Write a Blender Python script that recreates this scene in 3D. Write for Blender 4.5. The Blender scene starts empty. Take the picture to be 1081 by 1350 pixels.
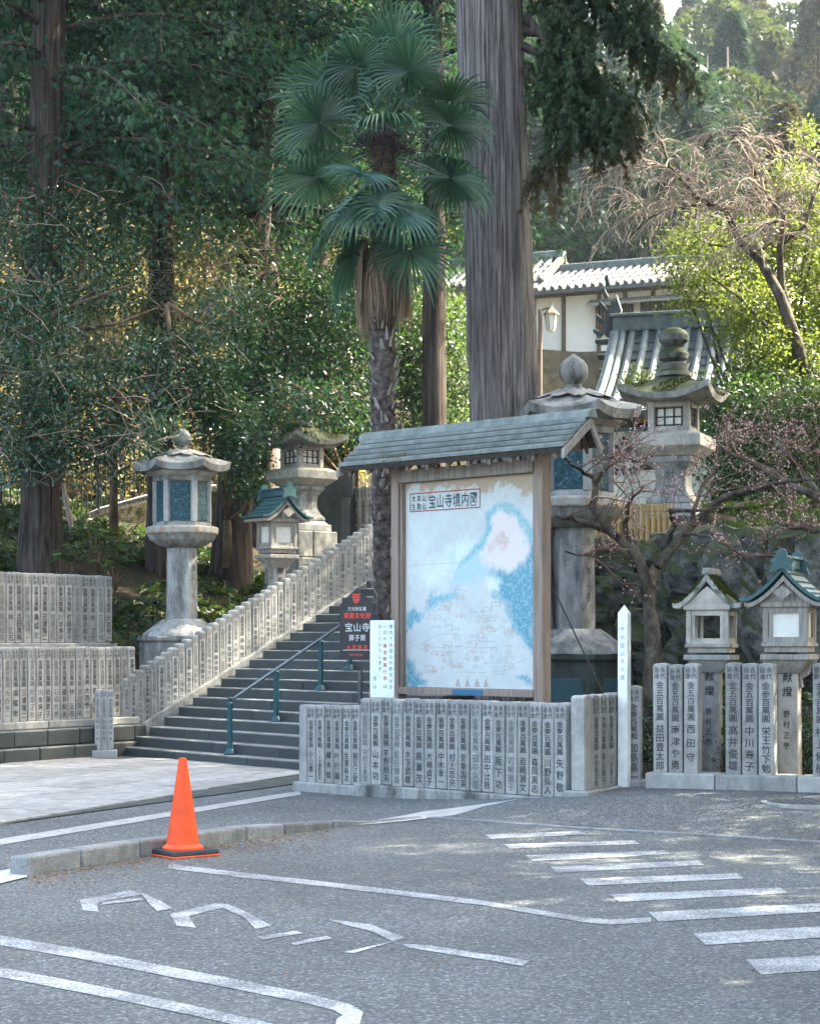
import bpy, bmesh, math, random
import numpy as np
from mathutils import Vector, Matrix, noise

rnd = random.Random(7)
R = math.radians
scene = bpy.context.scene
col = scene.collection

# ------------------------------------------------------------------ camera, sky, sun, exposure
F, HZ, CX, EYE = 2500.0, 845.0, 540.5, 1.55      # focal length in photo pixels, horizon row, centre column, eye height
cam = bpy.data.cameras.new('camera')
cam.sensor_fit = 'HORIZONTAL'; cam.sensor_width = 36.0
cam.lens = 36.0 * F / 1081.0
cam.shift_y = (HZ - 675.0) / 1081.0
cam.clip_start = 0.1; cam.clip_end = 3000
cam_ob = bpy.data.objects.new('camera', cam)
cam_ob.location = (0, 0, EYE); cam_ob.rotation_euler = (R(90), 0, 0)
col.objects.link(cam_ob); scene.camera = cam_ob

SUN_AZ, SUN_EL = R(72), R(44)                     # azimuth from +Y towards +X
world = bpy.data.worlds.new('World'); scene.world = world; world.use_nodes = True
nt = world.node_tree; nt.nodes.clear()
sky = nt.nodes.new('ShaderNodeTexSky'); sky.sky_type = 'NISHITA'; sky.sun_disc = False
sky.sun_elevation = SUN_EL; sky.sun_rotation = SUN_AZ
sky.air_density = 1.0; sky.dust_density = 5.0; sky.ozone_density = 0.6
bg = nt.nodes.new('ShaderNodeBackground'); bg.inputs[1].default_value = 0.15
wo = nt.nodes.new('ShaderNodeOutputWorld')
nt.links.new(sky.outputs[0], bg.inputs[0]); nt.links.new(bg.outputs[0], wo.inputs[0])
sun = bpy.data.lights.new('sun', 'SUN'); sun.energy = 4.2; sun.angle = R(0.53); sun.color = (1.0, 0.93, 0.82)
sun_ob = bpy.data.objects.new('sun', sun); col.objects.link(sun_ob)
S = Vector((math.sin(SUN_AZ)*math.cos(SUN_EL), math.cos(SUN_AZ)*math.cos(SUN_EL), math.sin(SUN_EL)))
sun_ob.rotation_euler = S.to_track_quat('Z', 'Y').to_euler(); sun_ob.location = S*60
vs = scene.view_settings
vs.view_transform = 'Standard'; vs.look = 'None'; vs.gamma = 1.0; vs.use_curve_mapping = False
vs.exposure = 3.35
vs.use_white_balance = True; vs.white_balance_temperature = 6950; vs.white_balance_tint = 3
scene.cycles.max_bounces = 8; scene.cycles.diffuse_bounces = 4; scene.cycles.glossy_bounces = 3
scene.cycles.transmission_bounces = 4; scene.cycles.transparent_max_bounces = 6
scene.cycles.sample_clamp_indirect = 6.0

def at(px, py, y):
    """point at depth y that the photograph shows at pixel (px, py)"""
    return Vector(((px-CX)*y/F, y, EYE-(py-HZ)*y/F))

def ground_rise(x, y):
    def ss(t):
        t = min(1, max(0, t)); return t*t*(3-2*t)
    return 0.2*ss((x+0.5)/3.0)*ss((y-13.5)/3.5)

def on_ground(px, py):
    """ground point under a pixel (the forecourt rises slightly to the right)"""
    y = EYE*F/(py-HZ)
    for _ in range(12):
        x = (px-CX)*y/F
        y = (EYE-ground_rise(x, y))*F/(py-HZ)
    x = (px-CX)*y/F
    return Vector((x, y, ground_rise(x, y)))

# ------------------------------------------------------------------ object helpers
def mesh_from(name, verts, faces, smooth=False):
    me = bpy.data.meshes.new(name)
    me.from_pydata([tuple(v) for v in verts], [], faces)
    if smooth: me.polygons.foreach_set('use_smooth', [True]*len(me.polygons))
    me.update(); return me

def mesh_np(name, co, faces, smooth=False):
    """co (n,3); faces (m,k) int array"""
    me = bpy.data.meshes.new(name)
    co = np.ascontiguousarray(co, dtype=np.float32); faces = np.ascontiguousarray(faces, dtype=np.int32)
    m, k = faces.shape
    me.vertices.add(len(co)); me.vertices.foreach_set('co', co.ravel())
    me.loops.add(m*k); me.loops.foreach_set('vertex_index', faces.ravel())
    me.polygons.add(m); me.polygons.foreach_set('loop_start', np.arange(0, m*k, k, dtype=np.int32))
    if smooth: me.polygons.foreach_set('use_smooth', np.ones(m, dtype=bool))
    me.update(calc_edges=True); return me

class MB:
    def __init__(self): self.v = []; self.f = []
    def add(self, vs, fs):
        n = len(self.v); self.v += [Vector(p) for p in vs]; self.f += [tuple(i+n for i in f) for f in fs]; return self
    def box(self, c, s, rz=0.0, top=(1, 1)):
        cx, cy, cz = c; sx, sy, sz = (a/2 for a in s); vs = []
        for z, kx, ky in ((-sz, 1, 1), (sz, top[0], top[1])):
            for x, y in ((-sx, -sy), (sx, -sy), (sx, sy), (-sx, sy)):
                x, y = x*kx, y*ky
                vs.append((cx+x*math.cos(rz)-y*math.sin(rz), cy+x*math.sin(rz)+y*math.cos(rz), cz+z))
        return self.add(vs, [(3, 2, 1, 0), (4, 5, 6, 7), (0, 1, 5, 4), (1, 2, 6, 5), (2, 3, 7, 6), (3, 0, 4, 7)])
    def lathe(self, prof, n, rot=0.0, c=(0, 0, 0), caps=True):
        b = len(self.v)
        for r, z in prof:
            for i in range(n):
                a = rot+2*math.pi*i/n; self.v.append(Vector((c[0]+r*math.cos(a), c[1]+r*math.sin(a), c[2]+z)))
        for j in range(len(prof)-1):
            for i in range(n):
                i2 = (i+1) % n; self.f.append((b+j*n+i, b+j*n+i2, b+(j+1)*n+i2, b+(j+1)*n+i))
        if caps:
            self.f.append(tuple(b+i for i in reversed(range(n)))); e = b+(len(prof)-1)*n
            self.f.append(tuple(e+i for i in range(n)))
        return self
    def prism(self, poly, a, b, axis='y'):
        """poly in (u,w): axis y -> (x,z) extruded along y; axis x -> (y,z) along x; axis z -> (x,y) along z"""
        def P(u, w, t): return {'y': (u, t, w), 'x': (t, u, w), 'z': (u, w, t)}[axis]
        n = len(poly); vs = [P(u, w, a) for u, w in poly]+[P(u, w, b) for u, w in poly]
        fs = [tuple(range(n)), tuple(reversed(range(n, 2*n)))]+[((i+1) % n, i, i+n, (i+1) % n+n) for i in range(n)]
        return self.add(vs, fs)
    def tube(self, pts, rad, n=6, cap=True):
        pts = [Vector(p) for p in pts]
        if not hasattr(rad, '__len__'): rad = [rad]*len(pts)
        b = len(self.v); t0 = (pts[1]-pts[0]).normalized()
        up = Vector((0, 0, 1)) if abs(t0.z) < .9 else Vector((1, 0, 0)); u = t0.cross(up).normalized()
        for i, p in enumerate(pts):
            t = (pts[min(i+1, len(pts)-1)]-pts[max(i-1, 0)]).normalized()
            u = u-t*u.dot(t)
            if u.length < 1e-5: u = t.orthogonal()
            u.normalize(); w = t.cross(u)
            for k in range(n):
                a = 2*math.pi*k/n; self.v.append(p+(u*math.cos(a)+w*math.sin(a))*rad[i])
        for i in range(len(pts)-1):
            for k in range(n):
                k2 = (k+1) % n; self.f.append((b+i*n+k, b+i*n+k2, b+(i+1)*n+k2, b+(i+1)*n+k))
        if cap:
            self.f.append(tuple(b+k for k in reversed(range(n)))); e = b+(len(pts)-1)*n; self.f.append(tuple(e+k for k in range(n)))
        return self
    def sphere(self, c, r, seg=12, rings=8, sq=(1, 1, 1)):
        prof = [(max(1e-4, r*math.sin(math.pi*j/rings)), -r*math.cos(math.pi*j/rings)) for j in range(rings+1)]
        b = len(self.v); self.lathe(prof, seg, 0, (0, 0, 0))
        for v in self.v[b:]: v.x = v.x*sq[0]+c[0]; v.y = v.y*sq[1]+c[1]; v.z = v.z*sq[2]+c[2]
        return self
    def mesh(self, name, smooth=False, bevel=0.0, seg=1):
        me = mesh_from(name, self.v, self.f, smooth)
        bm = bmesh.new(); bm.from_mesh(me)
        if bevel:
            ed = [e for e in bm.edges if len(e.link_faces) == 2 and e.calc_face_angle(0) > .5]
            bmesh.ops.bevel(bm, geom=ed, offset=bevel, segments=seg, affect='EDGES', profile=.5)
        bmesh.ops.recalc_face_normals(bm, faces=bm.faces)
        if smooth == 'auto':
            for e in bm.edges: e.smooth = not (len(e.link_faces) == 2 and e.calc_face_angle(0) > .6)
            for f in bm.faces: f.smooth = True
        bm.to_mesh(me); bm.free(); return me

def obj(name, mesh, m=None, parent=None, loc=(0, 0, 0), rot=(0, 0, 0), sc=None):
    if isinstance(mesh, MB): mesh = mesh.mesh(name)
    if m is not None and not mesh.materials: mesh.materials.append(m)
    o = bpy.data.objects.new(name, mesh); col.objects.link(o)
    o.location = loc; o.rotation_euler = rot
    if sc is not None: o.scale = sc if hasattr(sc, '__len__') else (sc,)*3
    if parent: o.parent = parent
    return o
def tag(o, label=None, cat=None, group=None, kind=None):
    for k, v in (('label', label), ('category', cat), ('group', group), ('kind', kind)):
        if v: o[k] = v
    return o
def thing(name, label, cat, loc=(0, 0, 0), rz=0.0, group=None, sc=None):
    o = bpy.data.objects.new(name, None); col.objects.link(o); o.empty_display_size = .2
    o.location = loc; o.rotation_euler = (0, 0, rz)
    if sc: o.scale = (sc, sc, sc)
    return tag(o, label, cat, group)
def structure(name, mesh, m, loc=(0, 0, 0), rot=(0, 0, 0)): return tag(obj(name, mesh, m, None, loc, rot), kind='structure')
def copy_tree(o, parent=None):
    c = o.copy(); col.objects.link(c)
    if parent: c.parent = parent
    for ch in list(o.children): copy_tree(ch, c)
    return c

# ------------------------------------------------------------------ materials
class NT:
    def __init__(self, name):
        self.m = bpy.data.materials.new(name); self.m.use_nodes = True; self.t = self.m.node_tree; self.t.nodes.clear()
        self.out = self.t.nodes.new('ShaderNodeOutputMaterial')
    def n(self, typ, **kw):
        nd = self.t.nodes.new(typ)
        for k, v in kw.items():
            if k.startswith('i_'): nd.inputs[k[2:].replace('_', ' ')].default_value = v
            elif k.startswith('n_'): nd.inputs[int(k[2:])].default_value = v
            else: setattr(nd, k, v)
        return nd
    def l(self, a, b): self.t.links.new(a, b)
    def coords(self, kind='Object', rand=True, scale=None):
        tc = self.n('ShaderNodeTexCoord'); o = tc.outputs[kind]
        if rand:
            oi = self.n('ShaderNodeObjectInfo'); mul = self.n('ShaderNodeVectorMath', operation='MULTIPLY_ADD')
            self.l(oi.outputs['Random'], mul.inputs[0]); mul.inputs[1].default_value = (37, 53, 71); self.l(o, mul.inputs[2]); o = mul.outputs[0]
        if scale:
            mp = self.n('ShaderNodeMapping'); mp.inputs['Scale'].default_value = scale; self.l(o, mp.inputs[0]); o = mp.outputs[0]
        return o
    def noise(self, vec, scale, detail=4, rough=.6):
        nd = self.n('ShaderNodeTexNoise'); nd.inputs['Scale'].default_value = scale; nd.inputs['Detail'].default_value = detail
        nd.inputs['Roughness'].default_value = rough; self.l(vec, nd.inputs['Vector']); return nd.outputs[0]
    def ramp(self, fac, stops, interp='LINEAR'):
        nd = self.n('ShaderNodeValToRGB'); nd.color_ramp.interpolation = interp; e = nd.color_ramp.elements
        while len(e) < len(stops): e.new(.5)
        for el, (p, c) in zip(e, stops):
            el.position = p; el.color = (c, c, c, 1) if not hasattr(c, '__len__') else (*c, 1)
        self.l(fac, nd.inputs[0]); return nd.outputs[0]
    def mix(self, fac, a, b, mode='MIX'):
        nd = self.n('ShaderNodeMix', data_type='RGBA', blend_type=mode)
        for s, v in ((nd.inputs[0], fac), (nd.inputs[6], a), (nd.inputs[7], b)):
            if hasattr(v, 'is_output'): self.l(v, s)
            else: s.default_value = v if not hasattr(v, '__len__') else (*v[:3], 1)
        return nd.outputs[2]
    def bump(self, h, strength=.3, dist=.01, nrm=None):
        nd = self.n('ShaderNodeBump'); nd.inputs['Strength'].default_value = strength; nd.inputs['Distance'].default_value = dist
        self.l(h, nd.inputs['Height'])
        if nrm: self.l(nrm, nd.inputs['Normal'])
        return nd.outputs[0]
    def done(self, color, rough=.8, nrm=None, metal=0.0, spec=.3):
        p = self.n('ShaderNodeBsdfPrincipled')
        if hasattr(color, 'is_output'): self.l(color, p.inputs['Base Color'])
        else: p.inputs['Base Color'].default_value = (*color[:3], 1)
        if hasattr(rough, 'is_output'): self.l(rough, p.inputs['Roughness'])
        else: p.inputs['Roughness'].default_value = rough
        p.inputs['Metallic'].default_value = metal; p.inputs['Specular IOR Level'].default_value = spec
        if nrm: self.l(nrm, p.inputs['Normal'])
        self.l(p.outputs[0], self.out.inputs[0]); return self.m

def mat_stone(name, base, dark=(.05, .05, .045), speck=.35, stain=.5, moss=None, moss_amt=.5, grain=180, stain_scale=(2.2, 2.2, .8), rough=.85, bump=.25, moss_up=False, riser=False):
    t = NT(name); o = t.coords()
    fine = t.ramp(t.noise(o, grain, 2, .7), [(.32, 1-speck), (.5, 1.0), (.7, 1+speck*.45)])
    c = t.mix(1.0, base, fine, 'MULTIPLY')
    ov = t.coords(scale=stain_scale)
    st = t.ramp(t.noise(ov, 2.2, 7, .68), [(.42, 0), (.66, stain)])
    c = t.mix(st, c, dark)
    md = t.ramp(t.noise(o, 9, 3, .6), [(.3, .86), (.7, 1.1)])
    c = t.mix(1.0, c, md, 'MULTIPLY')
    if riser:                                                             # upright faces darkened: riser shade put into the colour, along with algae and dirt
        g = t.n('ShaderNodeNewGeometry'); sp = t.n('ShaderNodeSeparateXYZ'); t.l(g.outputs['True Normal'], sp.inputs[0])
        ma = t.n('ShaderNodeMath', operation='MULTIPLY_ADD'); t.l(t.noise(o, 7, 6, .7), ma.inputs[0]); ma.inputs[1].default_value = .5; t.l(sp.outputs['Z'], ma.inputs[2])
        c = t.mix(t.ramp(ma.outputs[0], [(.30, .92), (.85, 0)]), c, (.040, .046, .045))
    oi = t.n('ShaderNodeObjectInfo')
    c = t.mix(1.0, c, t.ramp(oi.outputs['Random'], [(0, .80), (1, 1.12)]), 'MULTIPLY')
    if moss:
        mf = t.noise(o, 6.0, 8, .72)
        if moss_up:
            g = t.n('ShaderNodeNewGeometry'); sp = t.n('ShaderNodeSeparateXYZ'); t.l(g.outputs['Normal'], sp.inputs[0])
            ma = t.n('ShaderNodeMath', operation='MULTIPLY_ADD'); t.l(sp.outputs['Z'], ma.inputs[0]); ma.inputs[1].default_value = .34; t.l(mf, ma.inputs[2]); mf = ma.outputs[0]
        mr = t.ramp(mf, [(.66-.22*moss_amt, 0), (.80-.2*moss_amt, .92)])
        mc = t.mix(t.noise(o, 45, 3, .6), tuple(.55*a for a in moss), tuple(1.5*a for a in moss))
        c = t.mix(mr, c, mc)
    b = t.bump(t.noise(o, grain*.6, 3, .7), bump, .004); b = t.bump(t.noise(o, 14, 5, .6), bump, .012, b)
    return t.done(c, rough, b)

def mat_plain(name, base, rough=.6, metal=0.0, var=.12, scale=12, bump=.08, spec=.4):
    t = NT(name); o = t.coords()
    c = t.mix(1.0, base, t.ramp(t.noise(o, scale, 5, .65), [(.25, 1-var), (.75, 1+var)]), 'MULTIPLY')
    return t.done(c, rough, t.bump(t.noise(o, scale*5, 3), bump, .004), metal, spec)

def mat_wood(name, a, b, scale=(40, 40, 2.0), rough=.75):
    t = NT(name); o = t.coords(scale=scale); n = t.noise(o, 1.0, 5, .6)
    return t.done(t.mix(t.ramp(n, [(.3, 0), (.7, 1)]), a, b), rough, t.bump(n, .3, .004))

def mat_leaf(name, a, b, trans=.35, rough=.45, tint=(1.3, 1.5, .5), spec=.4, patch=None):
    """two-sided leaf: each leaf its own shade between a and b, some light passes through"""
    t = NT(name); g = t.n('ShaderNodeNewGeometry'); rnd_ = g.outputs['Random Per Island']
    c = t.mix(rnd_, a, b)
    o = t.coords('Object', rand=True)
    cl = t.ramp(t.noise(o, .9, 3, .6), [(.3, .65), (.7, 1.3)]); c = t.mix(1.0, c, cl, 'MULTIPLY')
    if patch: c = t.mix(t.ramp(t.noise(o, .55, 2, .5), [(.5, 0), (.62, .75)]), c, patch)
    p = t.n('ShaderNodeBsdfPrincipled'); t.l(c, p.inputs['Base Color']); p.inputs['Roughness'].default_value = rough
    p.inputs['Specular IOR Level'].default_value = spec
    tr = t.n('ShaderNodeBsdfTranslucent'); t.l(t.mix(1.0, c, tint, 'MULTIPLY'), tr.inputs[0])
    mx = t.n('ShaderNodeMixShader'); mx.inputs[0].default_value = trans
    t.l(p.outputs[0], mx.inputs[1]); t.l(tr.outputs[0], mx.inputs[2]); t.l(mx.outputs[0], t.out.inputs[0]); return t.m

def mat_bark(name, a, b, scale=(9, 9, .8), bump=.9, lichen=None, dist=.03):
    t = NT(name); o = t.coords(scale=scale, rand=True)
    n = t.noise(o, 1.6, 7, .62); n2 = t.noise(o, 5.0, 4, .6)
    c = t.mix(t.ramp(n, [(.36, 0), (.62, 1)]), a, b); c = t.mix(1.0, c, t.ramp(n2, [(.3, .7), (.7, 1.2)]), 'MULTIPLY')
    if lichen: c = t.mix(t.ramp(t.noise(t.coords(), 2.4, 6, .7), [(.55, 0), (.7, .7)]), c, lichen)
    return t.done(c, .9, t.bump(n2, bump*.6, dist*.4, t.bump(n, bump, dist)), 0, .15)

M = {}
M['granite'] = mat_stone('granite', (.325, .318, .305), stain=.38, stain_scale=(3, 3, .9), speck=.42)
M['granite_old'] = mat_stone('granite_old', (.28, .275, .26), stain=.95, speck=.4)
M['granite_lantern'] = mat_stone('granite_lantern', (.33, .322, .305), stain=.85, dark=(.06, .062, .058), stain_scale=(2.6, 2.6, .7), speck=.5, grain=110)
M['granite_warm'] = mat_stone('granite_warm', (.42, .385, .34), stain=.5, speck=.4)
M['granite_mossy'] = mat_stone('granite_mossy', (.30, .29, .265), stain=.8, moss=(.040, .050, .012), moss_amt=.85, moss_up=True)
M['lichen_stone'] = mat_stone('lichen_stone', (.36, .34, .30), stain=.4, moss=(.30, .13, .035), moss_amt=.75)
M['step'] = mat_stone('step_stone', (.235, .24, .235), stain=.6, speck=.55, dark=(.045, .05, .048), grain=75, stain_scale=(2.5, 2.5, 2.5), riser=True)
M['rock'] = mat_stone('rock', (.17, .165, .155), dark=(.012, .014, .012), stain=1.0, moss=(.035, .045, .012), moss_amt=.75, grain=60, stain_scale=(2.6, 2.6, 2.6), bump=1.0, moss_up=True)
M['dark_stone'] = mat_stone('dark_stone', (.075, .085, .08), dark=(.015, .02, .018), stain=.7, moss=(.03, .045, .02), moss_amt=.5, bump=.5)
M['slate'] = mat_stone('slate', (.07, .075, .075), stain=.5, speck=.25)
M['paving'] = mat_stone('paving', (.33, .32, .305), stain=.45, speck=.3, grain=140)
M['kerb'] = mat_stone('kerb', (.215, .22, .22), stain=.75, speck=.6, dark=(.09, .10, .10), grain=110, stain_scale=(2, 2, 2))
M['ink'] = mat_plain('ink', (.022, .022, .024), .7, 0, .3)
M['ink_faint'] = mat_plain('ink_faint', (.115, .113, .11), .8, 0, .3)
M['copper'] = mat_stone('copper_patina', (.045, .108, .115), dark=(.025, .045, .05), stain=.5, speck=.15, grain=60, rough=.5)
M['wood_grey'] = mat_wood('wood_grey', (.16, .14, .125), (.33, .30, .27))
M['wood_brown'] = mat_wood('wood_brown', (.07, .045, .03), (.17, .115, .08))
M['wood_dark'] = mat_wood('wood_dark', (.022, .018, .016), (.06, .048, .04))
M['wood_tan'] = mat_wood('wood_tan', (.18, .13, .105), (.31, .24, .20))
M['wood_orange'] = mat_wood('wood_orange', (.24, .10, .04), (.42, .2, .08))
M['plaster'] = mat_plain('plaster', (.80, .74, .67), .9, 0, .06, 3)
M['white_paint'] = mat_stone('white_paint', (.70, .71, .70), dark=(.36, .35, .32), stain=.35, speck=.04, grain=60, stain_scale=(4, 4, 1.0), rough=.6, bump=.05)
M['black_metal'] = mat_plain('black_metal', (.012, .013, .014), .5, 0, .2)
M['green_metal'] = mat_plain('green_metal', (.008, .055, .068), .35, .0, .25)
M['steel'] = mat_plain('steel', (.16, .17, .175), .35, 1.0, .15)
M['grey_metal'] = mat_plain('grey_metal', (.07, .072, .075), .55, .3, .2)
M['orange'] = mat_stone('cone_orange', (.82, .075, .012), dark=(.42, .07, .03), stain=.3, speck=.06, grain=40, stain_scale=(5, 5, 3), rough=.5, bump=.04)
M['rubber'] = mat_plain('rubber', (.02, .028, .036), .6, 0, .3)
M['sign_black'] = mat_plain('sign_black', (.016, .013, .018), .45, 0, .2)
M['sign_white'] = mat_plain('sign_white', (.72, .76, .80), .5, 0, .06, 8)
M['red'] = mat_plain('sign_red', (.75, .05, .025), .5)
M['sign_blue'] = mat_plain('sign_blue', (.02, .13, .26), .5)
M['paper'] = mat_plain('paper_pane', (.62, .60, .55), .7, 0, .15, 6)
M['glass_dark'] = mat_plain('glass_dark', (.02, .025, .03), .15, 0, .3, spec=.6)

def _bronze():
    t = NT('bronze_panel'); o = t.coords(); n = t.noise(o, 26, 4, .7)
    c = t.ramp(n, [(.38, (.008, .026, .036)), (.56, (.02, .07, .088)), (.72, (.22, .30, .32))])
    return t.done(c, .5, t.bump(n, .9, .015), .25)
M['bronze'] = _bronze()
# ------------------------------------------------------------------ ground
def _asphalt(name, lo, hi, tint):
    t = NT(name); o = t.coords('Object', rand=False)
    v = t.n('ShaderNodeTexVoronoi'); v.inputs['Scale'].default_value = 75; t.l(o, v.inputs['Vector'])
    sp = t.n('ShaderNodeSeparateColor'); t.l(v.outputs['Color'], sp.inputs[0])
    c = t.ramp(sp.outputs[0], [(0, lo), (.55, tuple((a+b)*.5 for a, b in zip(lo, hi))), (.86, hi), (1, tuple(1.9*a for a in hi))])
    c = t.mix(1.0, c, t.ramp(t.noise(o, .45, 6, .62), [(.28, .70), (.72, 1.22)]), 'MULTIPLY')
    c = t.mix(t.ramp(t.noise(o, 1.7, 7, .7), [(.54, 0), (.72, .45)]), c, tint)
    c = t.mix(1.0, c, t.ramp(t.noise(o, 34, 3, .7), [(.3, .72), (.7, 1.25)]), 'MULTIPLY')
    b = t.bump(v.outputs['Distance'], .55, .008); b = t.bump(t.noise(o, 160, 2), .3, .003, b)
    return t.done(c, .85, b, 0, .3)
M['asphalt'] = _asphalt('asphalt', (.060, .066, .066), (.130, .136, .137), (.15, .145, .13))
M['asphalt_dark'] = _asphalt('asphalt_forecourt', (.05, .054, .055), (.14, .148, .15), (.11, .105, .095))

def _paint():
    t = NT('road_paint'); o = t.coords('Object', rand=False)
    v = t.n('ShaderNodeTexVoronoi'); v.inputs['Scale'].default_value = 75; t.l(o, v.inputs['Vector'])
    w = t.noise(o, 60, 4, .75); w2 = t.noise(o, 2.5, 5, .6)
    ad = t.n('ShaderNodeMath', operation='MULTIPLY_ADD'); t.l(w2, ad.inputs[0]); ad.inputs[1].default_value = .55; t.l(w, ad.inputs[2])
    c = t.mix(t.ramp(ad.outputs[0], [(.66, 0), (.86, 1)]), (.47, .475, .47), (.13, .135, .14))
    c = t.mix(1.0, c, t.ramp(t.noise(o, 9, 5, .6), [(.3, .84), (.7, 1.08)]), 'MULTIPLY')
    return t.done(c, .7, t.bump(v.outputs['Distance'], .4, .006))
M['paint'] = _paint()

def _soil(name, a, b, sc=3.0):
    t = NT(name); o = t.coords('Object', rand=False)
    c = t.mix(t.ramp(t.noise(o, sc, 8, .7), [(.38, 0), (.62, 1)]), a, b)
    c = t.mix(1.0, c, t.ramp(t.noise(o, sc*14, 4, .7), [(.3, .6), (.7, 1.35)]), 'MULTIPLY')
    return t.done(c, .95, t.bump(t.noise(o, sc*9, 6, .7), .8, .05), 0, .1)
M['soil'] = _soil('forest_floor', (.016, .019, .010), (.050, .040, .025))
M['path'] = _soil('path_dirt', (.30, .27, .23), (.42, .39, .35), 2.0)
M['concrete'] = mat_stone('concrete', (.40, .395, .38), stain=.35, speck=.2, grain=90)

def grid_sheet(name, x0, x1, y0, y1, step, fz):
    xs = np.arange(x0, x1+step/2, step); ys = np.arange(y0, y1+step/2, step)
    co = np.array([(x, y, fz(x, y)) for y in ys for x in xs]); nx = len(xs)
    i = np.arange(len(ys)-1)[:, None]*nx+np.arange(nx-1)[None, :]; i = i.ravel()
    return mesh_np(name, co, np.stack([i, i+1, i+nx+1, i+nx], 1), True)
# road: fine sheet where the camera looks, with four big flanking sheets out to the horizon
road_mb = MB()
fx0, fx1, fy0, fy1 = -9.0, 9.0, 3.0, 24.0
me = grid_sheet('road', fx0, fx1, fy0, fy1, .25, ground_rise)
structure('road', me, M['asphalt'])
BIG = 900
for a, b, c, d in ((-BIG, fx0, -BIG, BIG), (fx1, BIG, -BIG, BIG), (fx0, fx1, -BIG, fy0), (fx0, fx1, fy1, BIG)):
    zz = -.02 if (a, c) != (fx1, -BIG) else .0
    road_mb.add([(a, c, -.012), (b, c, -.012), (b, d, -.012), (a, d, -.012)], [(0, 1, 2, 3)])
structure('ground', road_mb.mesh('ground'), M['asphalt'])

def sheet_px(polys, lift, sub=.35):
    """polygons given by the pixels they cover, laid on the ground as thin sheets"""
    mb = MB()
    for pi_, poly in enumerate(polys):
        pts = [on_ground(*p) for p in poly]
        mb.add([(p.x, p.y, 100.0*pi_) for p in pts], [tuple(reversed(range(len(pts))))])
    me = mb.mesh('sheet'); bm = bmesh.new(); bm.from_mesh(me)
    bmesh.ops.triangulate(bm, faces=bm.faces)
    for _ in range(4):
        ed = [e for e in bm.edges if e.calc_length() > sub]
        if not ed: break
        bmesh.ops.subdivide_edges(bm, edges=ed, cuts=1); bmesh.ops.triangulate(bm, faces=[f for f in bm.faces if len(f.verts) > 3])
    for v in bm.verts: v.co.z = ground_rise(v.co.x, v.co.y)+lift+(.0009*(round(v.co.z/100) % 3) if len(polys) < 4 else 0)
    bmesh.ops.recalc_face_normals(bm, faces=bm.faces)
    if bm.faces and sum(f.normal.z for f in bm.faces) < 0: bmesh.ops.reverse_faces(bm, faces=bm.faces)
    bm.to_mesh(me); bm.free(); return me
structure('forecourt', sheet_px([[(-150, 1172), (35, 1142), (200, 1112), (330, 1096), (440, 1085), (560, 1077), (700, 1087), (900, 1099), (1081, 1111), (1300, 1128),
          (1300, 1010), (860, 1010), (760, 1040), (480, 1030), (396, 1010), (157, 990), (0, 1000), (-150, 1010)]], .004), M['asphalt_dark'])
structure('concrete_patch', sheet_px([[(440, 1091), (560, 1071), (690, 1054), (640, 1064), (600, 1076), (560, 1081)]], .008), M['concrete'])
structure('drain_strip', sheet_px([[(-60, 1121), (0, 1108), (395, 1044), (397, 1049), (0, 1116), (-60, 1129)]], .009), M['concrete'])

structure('concrete_apron', sheet_px([[(-100, 1176), (-40, 1158), (34, 1143), (36, 1158), (0, 1167), (-60, 1186)]], .009), M['concrete'])

# ---- painted markings
def strip(pts, th):
    quads = []
    for (x0, y0), (x1, y1) in zip(pts, pts[1:]):
        quads.append([(x0, y0-th/2), (x1, y1-th/2), (x1, y1+th/2), (x0, y0+th/2)])
    return quads
structure('marking_bay_line', sheet_px(strip([(222, 1143), (330, 1156), (430, 1167), (540, 1180), (640, 1192), (720, 1206), (770, 1214), (805, 1217), (858, 1214)], 6.5), .0035), M['paint'])
structure('marking_dash_line', sheet_px([[(530, 1246), (560, 1247), (698, 1268), (690, 1275), (540, 1251)]], .0035), M['paint'])
structure('marking_lane_line', sheet_px(strip([(-60, 1229), (0, 1241), (100, 1258), (200, 1278), (300, 1297), (400, 1317), (440, 1327)], 13)+[[(440, 1320.5), (462, 1326), (479, 1336), (474, 1352), (440, 1360), (444, 1345), (452, 1340), (440, 1333.5)]], .0035), M['paint'])
structure('marking_outer_line', sheet_px(strip([(-60, 1270), (0, 1283), (120, 1306), (250, 1333), (330, 1351), (420, 1372)], 13), .0035), M['paint'])
def cz(p): return [(541+x/2.002, 1020+y/2.002) for x, y in p]
for q in ([(197, 163), (445, 153), (467, 162), (213, 174)], [(247, 188), (590, 178), (604, 187), (262, 200)], [(305, 217), (672, 204), (688, 214), (322, 233)],
          [(370, 248), (757, 231), (775, 243), (388, 264)], [(447, 280), (860, 265), (880, 279), (470, 298)], [(527, 321), (975, 303), (998, 318), (552, 341)],
          [(628, 368), (1100, 344), (1122, 365), (656, 393)], [(745, 424), (1230, 398), (1262, 424), (780, 455)], [(885, 494), (1370, 468), (1410, 500), (925, 533)]):
    structure('crosswalk_stripe', sheet_px([cz(q)], .0035), M['paint'])
def tz(p): return [(80+x/2.252, 1140+y/2.252) for x, y in p]
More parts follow.
